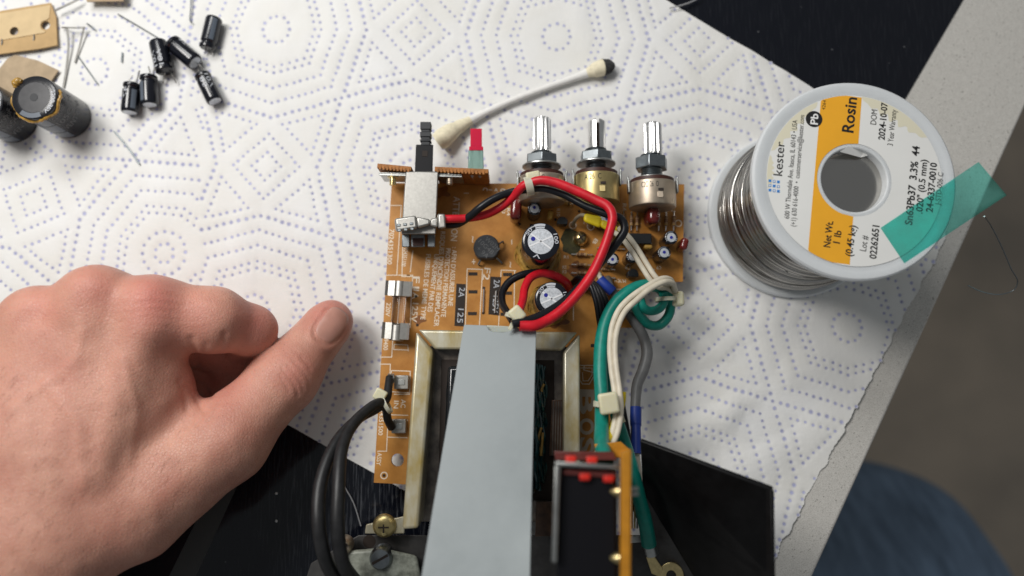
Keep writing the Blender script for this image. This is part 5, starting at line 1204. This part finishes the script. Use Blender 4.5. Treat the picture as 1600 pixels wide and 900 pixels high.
# ================================================================ the person: left hand, thumbnail, denim leg
person = empty('person', (0, 0, 0), 'person in blue jeans whose left hand rests loosely curled on the towel', 'person')
def sp(px, py, z, r): p = W(px, py, z); return (np.array(p[:]), R(px, py, z, r))
def cone(Pt, a, b_):
    (pa, ra), (pb, rb) = a, b_
    ab = pb - pa; t = np.clip(((Pt - pa) @ ab) / max(1e-9, ab @ ab), 0, 1)
    return np.linalg.norm(Pt - pa - t[:, None] * ab, axis=1) - (ra + (rb - ra) * t)
def smin(a, b_, k):
    h = np.clip(.5 + .5 * (b_ - a) / k, 0, 1); return b_ * (1 - h) + a * h - k * h * (1 - h)
def chain(Pt, S, k):
    d = None
    for a, b_ in zip(S[:-1], S[1:]):
        c_ = cone(Pt, a, b_); d = c_ if d is None else smin(d, c_, k)
    return d
MI, MM, MR, MP = sp(238, 492, 4.5, 57), sp(150, 478, 4.7, 58), sp(62, 507, 4.5, 54), sp(-22, 560, 3.9, 50)
WR1, WR2, WR3 = sp(90, 830, 4.6, 98), sp(-20, 880, 4.8, 110), sp(-150, 850, 4.2, 100)
FA1, FA2 = sp(-330, 1250, 5.0, 165), sp(-60, 950, 4.6, 135)
I1, I2, I3, I4 = sp(335, 500, 4.0, 49), sp(392, 516, 3.0, 37), sp(374, 541, 1.6, 30), sp(318, 548, 1.15, 26)
TH0, TH1, TH2, TH3 = sp(205, 790, 4.1, 88), sp(352, 688, 3.5, 63), sp(447, 588, 2.5, 48), sp(509, 512, 1.75, 36.5)
def hand_sdf(Pt):
    palm = smin(smin(cone(Pt, MI, WR1), cone(Pt, MM, WR2), .9), smin(cone(Pt, MR, WR2), cone(Pt, MP, WR3), .9), .9)
    palm = smin(palm, cone(Pt, sp(230, 620, 3.9, 70), sp(110, 700, 4.3, 100)), 1.0)
    palm = smin(palm, cone(Pt, FA2, FA1), 1.2)
    palm = smin(palm, cone(Pt, WR1, FA2), 1.2)
    # ridge of knuckles
    for kx, ky, kz, kr in ((235, 470, 5.15, 30), (150, 455, 5.35, 32), (64, 486, 5.1, 30)): palm = smin(palm, cone(Pt, sp(kx, ky, kz, kr), sp(kx - 5, ky + 40, kz, kr * .8)), .6)
    # extensor tendons fanning over the back
    for (x0, y0), (x1, y1) in (((225, 520), (150, 740)), ((140, 510), (80, 760)), ((60, 535), (20, 760))): palm = smin(palm, cone(Pt, sp(x0, y0, 5.35, 16), sp(x1, y1, 5.75, 14)), .7)
    idx = chain(Pt, [MI, I1, I2, I3, I4], .35)
    mid_ = chain(Pt, [MM, sp(268, 520, 2.6, 46), sp(376, 556, 1.15, 36), sp(335, 606, .95, 32)], .3)
    rin = chain(Pt, [MR, sp(180, 500, 2.6, 46), sp(315, 590, 1.1, 36), sp(270, 640, 1.0, 32)], .3)
    pin = chain(Pt, [MP, sp(60, 540, 2.2, 42), sp(150, 620, 1.2, 34)], .3)
    fing = np.minimum(np.minimum(idx, mid_), np.minimum(rin, pin))
    thumb = chain(Pt, [TH0, TH1, TH2, TH3], .55)
    thumb = smin(thumb, cone(Pt, sp(520, 500, 1.35, 30), sp(470, 560, 1.7, 38)), .35)       # the ball of the thumb
    web = cone(Pt, sp(214, 606, 3.9, 42), sp(300, 700, 3.4, 42))
    hand = smin(smin(palm, thumb, .62), web, .6)
    x = Pt[:, 0]; xe = W(300, 560, 3.5).x; k = np.clip(1 - (x - xe) / 1.6, 0, 1) * .42 + .035
    return smin(hand, fing, k)
def surface_nets(vals, org, h):
    s = vals < 0; nx, ny, nz = vals.shape
    cnt = np.zeros((nx - 1, ny - 1, nz - 1), np.int32); pos = np.zeros((nx - 1, ny - 1, nz - 1, 3), np.float32)
    cs_ = [(i, j, k) for i in (0, 1) for j in (0, 1) for k in (0, 1)]
    sl = lambda c_: (slice(c_[0], nx - 1 + c_[0]), slice(c_[1], ny - 1 + c_[1]), slice(c_[2], nz - 1 + c_[2]))
    for a in cs_:
        for ax in range(3):
            if a[ax] == 0:
                b_ = list(a); b_[ax] = 1; va, vb = vals[sl(a)], vals[sl(b_)]; m_ = (va < 0) != (vb < 0)
                with np.errstate(divide='ignore', invalid='ignore'): t = np.where(m_, va / (va - vb), 0)
                cnt += m_
                for q_ in range(3): pos[..., q_] += np.where(m_, a[q_] + (t if q_ == ax else 0), 0)
    act = cnt > 0; ids = -np.ones(cnt.shape, np.int64); ids[act] = np.arange(act.sum())
    gi = np.argwhere(act); Vv = (gi + pos[act] / cnt[act][:, None]) * h + org
    F_ = []
    for ax in range(3):
        o1, o2 = (ax + 1) % 3, (ax + 2) % 3
        a_ = [slice(1, -1)] * 3; a_[ax] = slice(0, -1); b2 = [slice(1, -1)] * 3; b2[ax] = slice(1, None)
        sa, sb_ = s[tuple(a_)], s[tuple(b2)]; e = np.argwhere(sa != sb_)
        if not len(e): continue
        flip = sa[tuple(e.T)]
        base_ = e.copy(); base_[:, o1] += 1; base_[:, o2] += 1
        def g(d1, d2):
            q_ = base_.copy(); q_[:, o1] -= d1; q_[:, o2] -= d2; return ids[tuple(q_.T)]
        qd = np.stack([g(1, 1), g(0, 1), g(0, 0), g(1, 0)], 1); qd[~flip] = qd[~flip][:, ::-1]; F_.append(qd)
    return Vv, np.concatenate(F_)
h = .062
c0 = np.array([W(-330, 900, 3).x, W(0, 1010, 3).y, -.1]); c1 = np.array([W(565, 500, 3).x, W(0, 395, 4).y, 7.6])
dims = np.ceil((c1 - c0) / h / 4).astype(int) * 4 + 1
# coarse pass, then fine only near the skin
H4 = h * 4; cd_ = (dims - 1) // 4 + 1
gx, gy, gz = [c0[i] + H4 * np.arange(cd_[i]) for i in range(3)]
cp = np.stack(np.meshgrid(gx, gy, gz, indexing='ij'), -1).reshape(-1, 3); cv = hand_sdf(cp).reshape(cd_)
up4 = np.repeat(np.repeat(np.repeat(cv, 4, 0), 4, 1), 4, 2)[:dims[0], :dims[1], :dims[2]].astype(np.float32)
near = np.argwhere(np.abs(up4) < H4 * 2.2)
pts = near * h + c0; fine = np.empty(len(pts), np.float32)
for i in range(0, len(pts), 400000): fine[i:i + 400000] = hand_sdf(pts[i:i + 400000])
up4[tuple(near.T)] = fine
# close the forearm at the grid's borders
up4[0], up4[-1] = 1, 1; up4[:, 0], up4[:, -1] = 1, 1; up4[:, :, 0], up4[:, :, -1] = 1, 1
HV, HF = surface_nets(up4, c0, h)
# relax a little
def relax(Vv, Fq_, it, lam=.5):
    E = np.concatenate([Fq_[:, [0, 1]], Fq_[:, [1, 2]], Fq_[:, [2, 3]], Fq_[:, [3, 0]]]); E = np.concatenate([E, E[:, ::-1]])
    deg = np.bincount(E[:, 0], minlength=len(Vv)).astype(float)
    for _ in range(it):
        s_ = np.stack([np.bincount(E[:, 0], weights=Vv[E[:, 1], q_], minlength=len(Vv)) for q_ in range(3)], 1)
        Vv = Vv + lam * (s_ / deg[:, None] - Vv)
    return Vv
HV = relax(HV, HF, 3)
def project(Vv):                                # where the skin shows in the photograph: used only to place creases and flushes on it
    y, z = Vv[:, 1], Vv[:, 2] - CAM_H; yc, zc_ = y * CT + z * ST, -y * ST + z * CT
    return 800 + FPX * Vv[:, 0] / -zc_, 450 - FPX * yc / -zc_
def vnormals(Vv, Fq_):
    n_ = np.cross(Vv[Fq_[:, 2]] - Vv[Fq_[:, 0]], Vv[Fq_[:, 3]] - Vv[Fq_[:, 1]]); out = np.stack([sum(np.bincount(Fq_[:, k], weights=n_[:, q_], minlength=len(Vv)) for k in range(4)) for q_ in range(3)], 1)
    return out / (np.linalg.norm(out, axis=1, keepdims=True) + 1e-9)
U_, V_ = project(HV); NR = vnormals(HV, HF); face_up = np.clip(NR[:, 2] * 2 + .3, 0, 1)
def dist_poly(poly):
    d = np.full(len(U_), 1e9)
    for (x0, y0), (x1, y1) in zip(poly[:-1], poly[1:]):
        L2 = (x1 - x0) ** 2 + (y1 - y0) ** 2; t = np.clip(((U_ - x0) * (x1 - x0) + (V_ - y0) * (y1 - y0)) / L2, 0, 1)
        d = np.minimum(d, np.hypot(U_ - x0 - t * (x1 - x0), V_ - y0 - t * (y1 - y0)))
    return d
disp = np.zeros(len(HV)); flush = np.zeros(len(HV))
creases = [ # (points, width px, depth cm)
 ([(441, 576), (452, 590), (462, 604), (466, 618)], 3.2, .032), ([(450, 572), (461, 586), (470, 598), (474, 610)], 3.0, .026), ([(459, 566), (470, 578), (480, 590), (483, 600)], 2.8, .022), ([(470, 560), (478, 568), (484, 577)], 2.6, .022),
 ([(437, 586), (446, 600), (452, 612)], 2.8, .022),
 ([(351, 522), (349, 534), (342, 548)], 5, .045), ([(299, 530), (305, 550), (308, 572)], 6, .06), ([(322, 538), (318, 552), (311, 567)], 5, .025),
 ([(303, 596), (318, 604), (330, 618)], 5, .06), ([(292, 606), (306, 618), (316, 640)], 4.5, .06), ([(314, 634), (304, 650), (292, 668)], 4, .05), ([(330, 630), (318, 646), (306, 664)], 3.6, .045), ([(282, 596), (290, 616), (292, 640)], 5, .035), ([(342, 628), (334, 646), (324, 660)], 3.4, .03),
 ([(190, 505), (165, 560), (150, 640), (140, 720)], 16, .035), ([(105, 520), (85, 600), (60, 700)], 18, .04),
]
for poly, w_, dp in creases: disp -= dp * np.exp(-(dist_poly(poly) / w_) ** 2) * face_up
# bulge between the creases of the thumb joint, tendon of the thumb
# fine skin folds running across the thumb and round the knuckles
disp += .006 * np.sin(((U_ - 400) * .607 - (V_ - 600) * .795) * .55 + 1.5 * np.sin(V_ * .09)) * np.exp(-(((U_ - 465) / 55) ** 2 + ((V_ - 590) / 55) ** 2)) * face_up
disp += .005 * np.sin(V_ * .5 + 1.2 * np.sin(U_ * .06)) * np.exp(-(((U_ - 250) / 60) ** 2 + ((V_ - 480) / 40) ** 2)) * face_up
disp += .05 * np.exp(-(((U_ - 468) / 26) ** 2 + ((V_ - 584) / 24) ** 2)) * face_up
for poly, w_ in (([(20, 640), (70, 600), (120, 560), (128, 520)], 9), ([(70, 600), (120, 660), (130, 760)], 10), ([(190, 560), (215, 640), (200, 720)], 9)): disp += .035 * np.exp(-(dist_poly(poly) / w_) ** 2) * face_up     # veins
disp += .06 * np.exp(-(dist_poly([(360, 690), (300, 740), (240, 790)]) / 22) ** 2) * face_up
# nail bed groove
na_, nb_ = np.array((.607, -.795)), np.array((.795, .607)); nc_ = np.array((518.5, 508.0))
la = (U_ - nc_[0]) * na_[0] + (V_ - nc_[1]) * na_[1]; lb = (U_ - nc_[0]) * nb_[0] + (V_ - nc_[1]) * nb_[1]
NLa, NLb = 30.0, 21.5
rr_ = (np.abs(la / NLa) ** 2.8 + np.abs(lb / NLb) ** 2.8) ** (1 / 2.8)
nailm = face_up * (HV[:, 2] > .9)
disp -= .02 * np.exp(-((rr_ - 1.02) / .10) ** 2) * nailm * (la < NLa * .75)
disp += .03 * np.exp(-((rr_ - 1.28) / .16) ** 2) * nailm * (la < NLa * .5)
# fine lumps: skin is never quite smooth
lump = np.array([noise.noise(Vector(v * .8)) * .035 + noise.noise(Vector(v * 2.1)) * .012 for v in HV[::1]]) if len(HV) < 400000 else 0
HV = HV + NR * (disp + lump)[:, None]
for (x, y, r_, a) in ((240, 470, 48, .9), (300, 480, 50, .45), (400, 505, 40, .8), (150, 450, 45, .5), (60, 480, 40, .45), (90, 600, 80, .2), (520, 490, 40, .75), (465, 590, 40, .5), (350, 600, 60, .5), (430, 560, 45, .3)):
    flush = np.maximum(flush, a * np.exp(-(((U_ - x) / r_) ** 2 + ((V_ - y) / r_) ** 2)))
skin = bpy.data.materials.new('skin'); skin.use_nodes = True; N, L = nodes(skin); b = N['Principled BSDF']; I = b.inputs
I['Roughness'].default_value = .43; I['Specular IOR Level'].default_value = .35
I['Subsurface Weight'].default_value = .22; I['Subsurface Radius'].default_value = (1, .35, .18); I['Subsurface Scale'].default_value = .28
tc = N.new('ShaderNodeTexCoord'); at_ = N.new('ShaderNodeAttribute'); at_.attribute_name = 'flush'
n1 = N.new('ShaderNodeTexNoise'); n1.inputs['Scale'].default_value = .62; n1.inputs['Detail'].default_value = 6; n1.inputs['Roughness'].default_value = .6; L.new(tc.outputs['Object'], n1.inputs['Vector'])
rp = N.new('ShaderNodeValToRGB'); L.new(n1.outputs['Fac'], rp.inputs[0]); rp.color_ramp.elements[0].position = .3; rp.color_ramp.elements[1].position = .7
rp.color_ramp.elements[0].color = (.48, .215, .158, 1); rp.color_ramp.elements[1].color = (.66, .355, .262, 1)
mx = N.new('ShaderNodeMix'); mx.data_type = 'RGBA'; L.new(at_.outputs['Fac'], mx.inputs[0]); L.new(rp.outputs[0], mx.inputs[6]); mx.inputs[7].default_value = (.60, .215, .17, 1)
mp = N.new('ShaderNodeMapping'); mp.inputs['Scale'].default_value = (9, 3.2, 5); mp.inputs['Rotation'].default_value = (0, 0, .35); L.new(tc.outputs['Object'], mp.inputs[0])
vo = N.new('ShaderNodeTexVoronoi'); vo.inputs['Scale'].default_value = 1.1; L.new(mp.outputs[0], vo.inputs['Vector'])
rd = N.new('ShaderNodeValToRGB'); rd.color_ramp.elements[0].position = .02; rd.color_ramp.elements[0].color = (.62, .52, .50, 1); rd.color_ramp.elements[1].position = .20; rd.color_ramp.elements[1].color = (1, 1, 1, 1); L.new(vo.outputs['Distance'], rd.inputs[0])
m3_ = N.new('ShaderNodeMix'); m3_.data_type = 'RGBA'; m3_.blend_type = 'MULTIPLY'; m3_.inputs[0].default_value = .75; L.new(mx.outputs[2], m3_.inputs[6]); L.new(rd.outputs[0], m3_.inputs[7]); L.new(m3_.outputs[2], I['Base Color'])
v2 = N.new('ShaderNodeTexVoronoi'); v2.feature = 'DISTANCE_TO_EDGE'; v2.inputs['Scale'].default_value = 11; L.new(tc.outputs['Object'], v2.inputs['Vector'])
r2_ = N.new('ShaderNodeMapRange'); r2_.inputs['From Max'].default_value = .18; L.new(v2.outputs['Distance'], r2_.inputs[0])
n2 = N.new('ShaderNodeTexNoise'); n2.inputs['Scale'].default_value = 5; n2.inputs['Detail'].default_value = 5; L.new(tc.outputs['Object'], n2.inputs['Vector'])
ad = N.new('ShaderNodeMath'); ad.operation = 'ADD'; L.new(r2_.outputs[0], ad.inputs[0]); L.new(n2.outputs['Fac'], ad.inputs[1])
bp = N.new('ShaderNodeBump'); bp.inputs['Strength'].default_value = .38; bp.inputs['Distance'].default_value = .02; L.new(ad.outputs[0], bp.inputs['Height']); L.new(bp.outputs[0], I['Normal'])
hand = fast_mesh('hand', HV, HF, skin, person)
at2 = hand.data.attributes.new('flush', 'FLOAT', 'POINT'); at2.data.foreach_set('value', flush.astype(np.float32))
# thumbnail: a curved plate seated in its groove
bvh = BVHTree.FromPolygons([tuple(v) for v in HV[:]], [tuple(f) for f in HF[(HV[HF[:, 0], 0] > W(470, 0, 3).x)]])
m2 = MB(); nr, ns = 9, 40; prof = []
eye = Vector((0, 0, CAM_H)); rows = []
for i in range(nr + 1):
    f = i / nr
    for j in range(ns):
        a = 2 * math.pi * j / ns; ca, sa = math.cos(a), math.sin(a); q_ = (abs(ca) ** 2.8 + abs(sa) ** 2.8) ** (-1 / 2.8)
        u_, w_ = q_ * ca * f * NLa * .97, q_ * sa * f * NLb * .96
        x, y = nc_ + na_ * u_ + nb_ * w_
        hit = bvh.ray_cast(eye, ray(x, y).normalized())[0] or W(x, y, 2.9)
        lift = .014 * (1 - f ** 6) - .004 + (.025 * max(0, u_ / NLa) ** 2)
        rows.append(hit + Vector((0, 0, lift)))
        if i == 0: break
b0_ = 1
fs = [(0, 1 + j, 1 + (j + 1) % ns) for j in range(ns)]
for i in range(nr - 1): fs += [(b0_ + i * ns + j, b0_ + i * ns + (j + 1) % ns, b0_ + (i + 1) * ns + (j + 1) % ns, b0_ + (i + 1) * ns + j) for j in range(ns)]
m2.add(rows, fs); nail = m2.build('thumbnail', M['nail'], hand, ang=180)
nail.modifiers.new('thickness', 'SOLIDIFY').thickness = .03
# fine hairs on the back of the hand
up_idx = np.argwhere((NR[:, 2] > .75) & (U_ > -40) & (U_ < 300) & (V_ > 560) & (V_ < 930))[:, 0]
m2 = MB()
for i in rng.choice(up_idx, 150, replace=False):
    p = Vector(HV[i]); d = Vector((-.5 + rng.uniform(-.3, .3), -.8 + rng.uniform(-.3, .3), .25)).normalized(); l = rng.uniform(.18, .42)
    e = p + d * l * .5 + Vector((0, 0, .05)); m2.tube([p - Vector((0, 0, .01)), e, p + d * l + Vector((0, 0, -.0))], [.003, .0025, .0015], seg=3, sub=2)
hm = mat('hair', (.16, .085, .055), .5); tag(m2.build('fine_hair', hm, hand), kind='stuff')
# denim leg below the counter's edge
def leg_sdf(Pt):
    d = cone(Pt, sp(1338, 945, -34, 205), sp(1290, 1500, -36, 260)); d = smin(d, cone(Pt, sp(1338, 945, -34, 200), sp(1360, 1010, -80, 120)), 4.0); return d
h2 = .7; c0 = np.array([-2, -60, -92.]); c1 = np.array([62., -2, -12])
dims = np.ceil((c1 - c0) / h2).astype(int) + 1
P_ = (np.stack(np.meshgrid(*[np.arange(n_) for n_ in dims], indexing='ij'), -1).reshape(-1, 3) * h2 + c0)
lv = leg_sdf(P_).reshape(dims).astype(np.float32)
fold = np.array([noise.noise(Vector((p[0] * .09, p[1] * .22, p[2] * .12))) for p in P_[np.abs(lv.ravel()) < 3]])
tmp = lv.ravel(); tmp[np.abs(tmp) < 3] -= fold * .9; lv = tmp.reshape(dims)
lv[0] = lv[-1] = 1; lv[:, 0] = lv[:, -1] = 1; lv[:, :, 0] = lv[:, :, -1] = 1
LV, LF = surface_nets(lv, c0, h2); LV = relax(LV, LF, 4)
leg = fast_mesh('trousers', LV, LF, M['denim'], person)
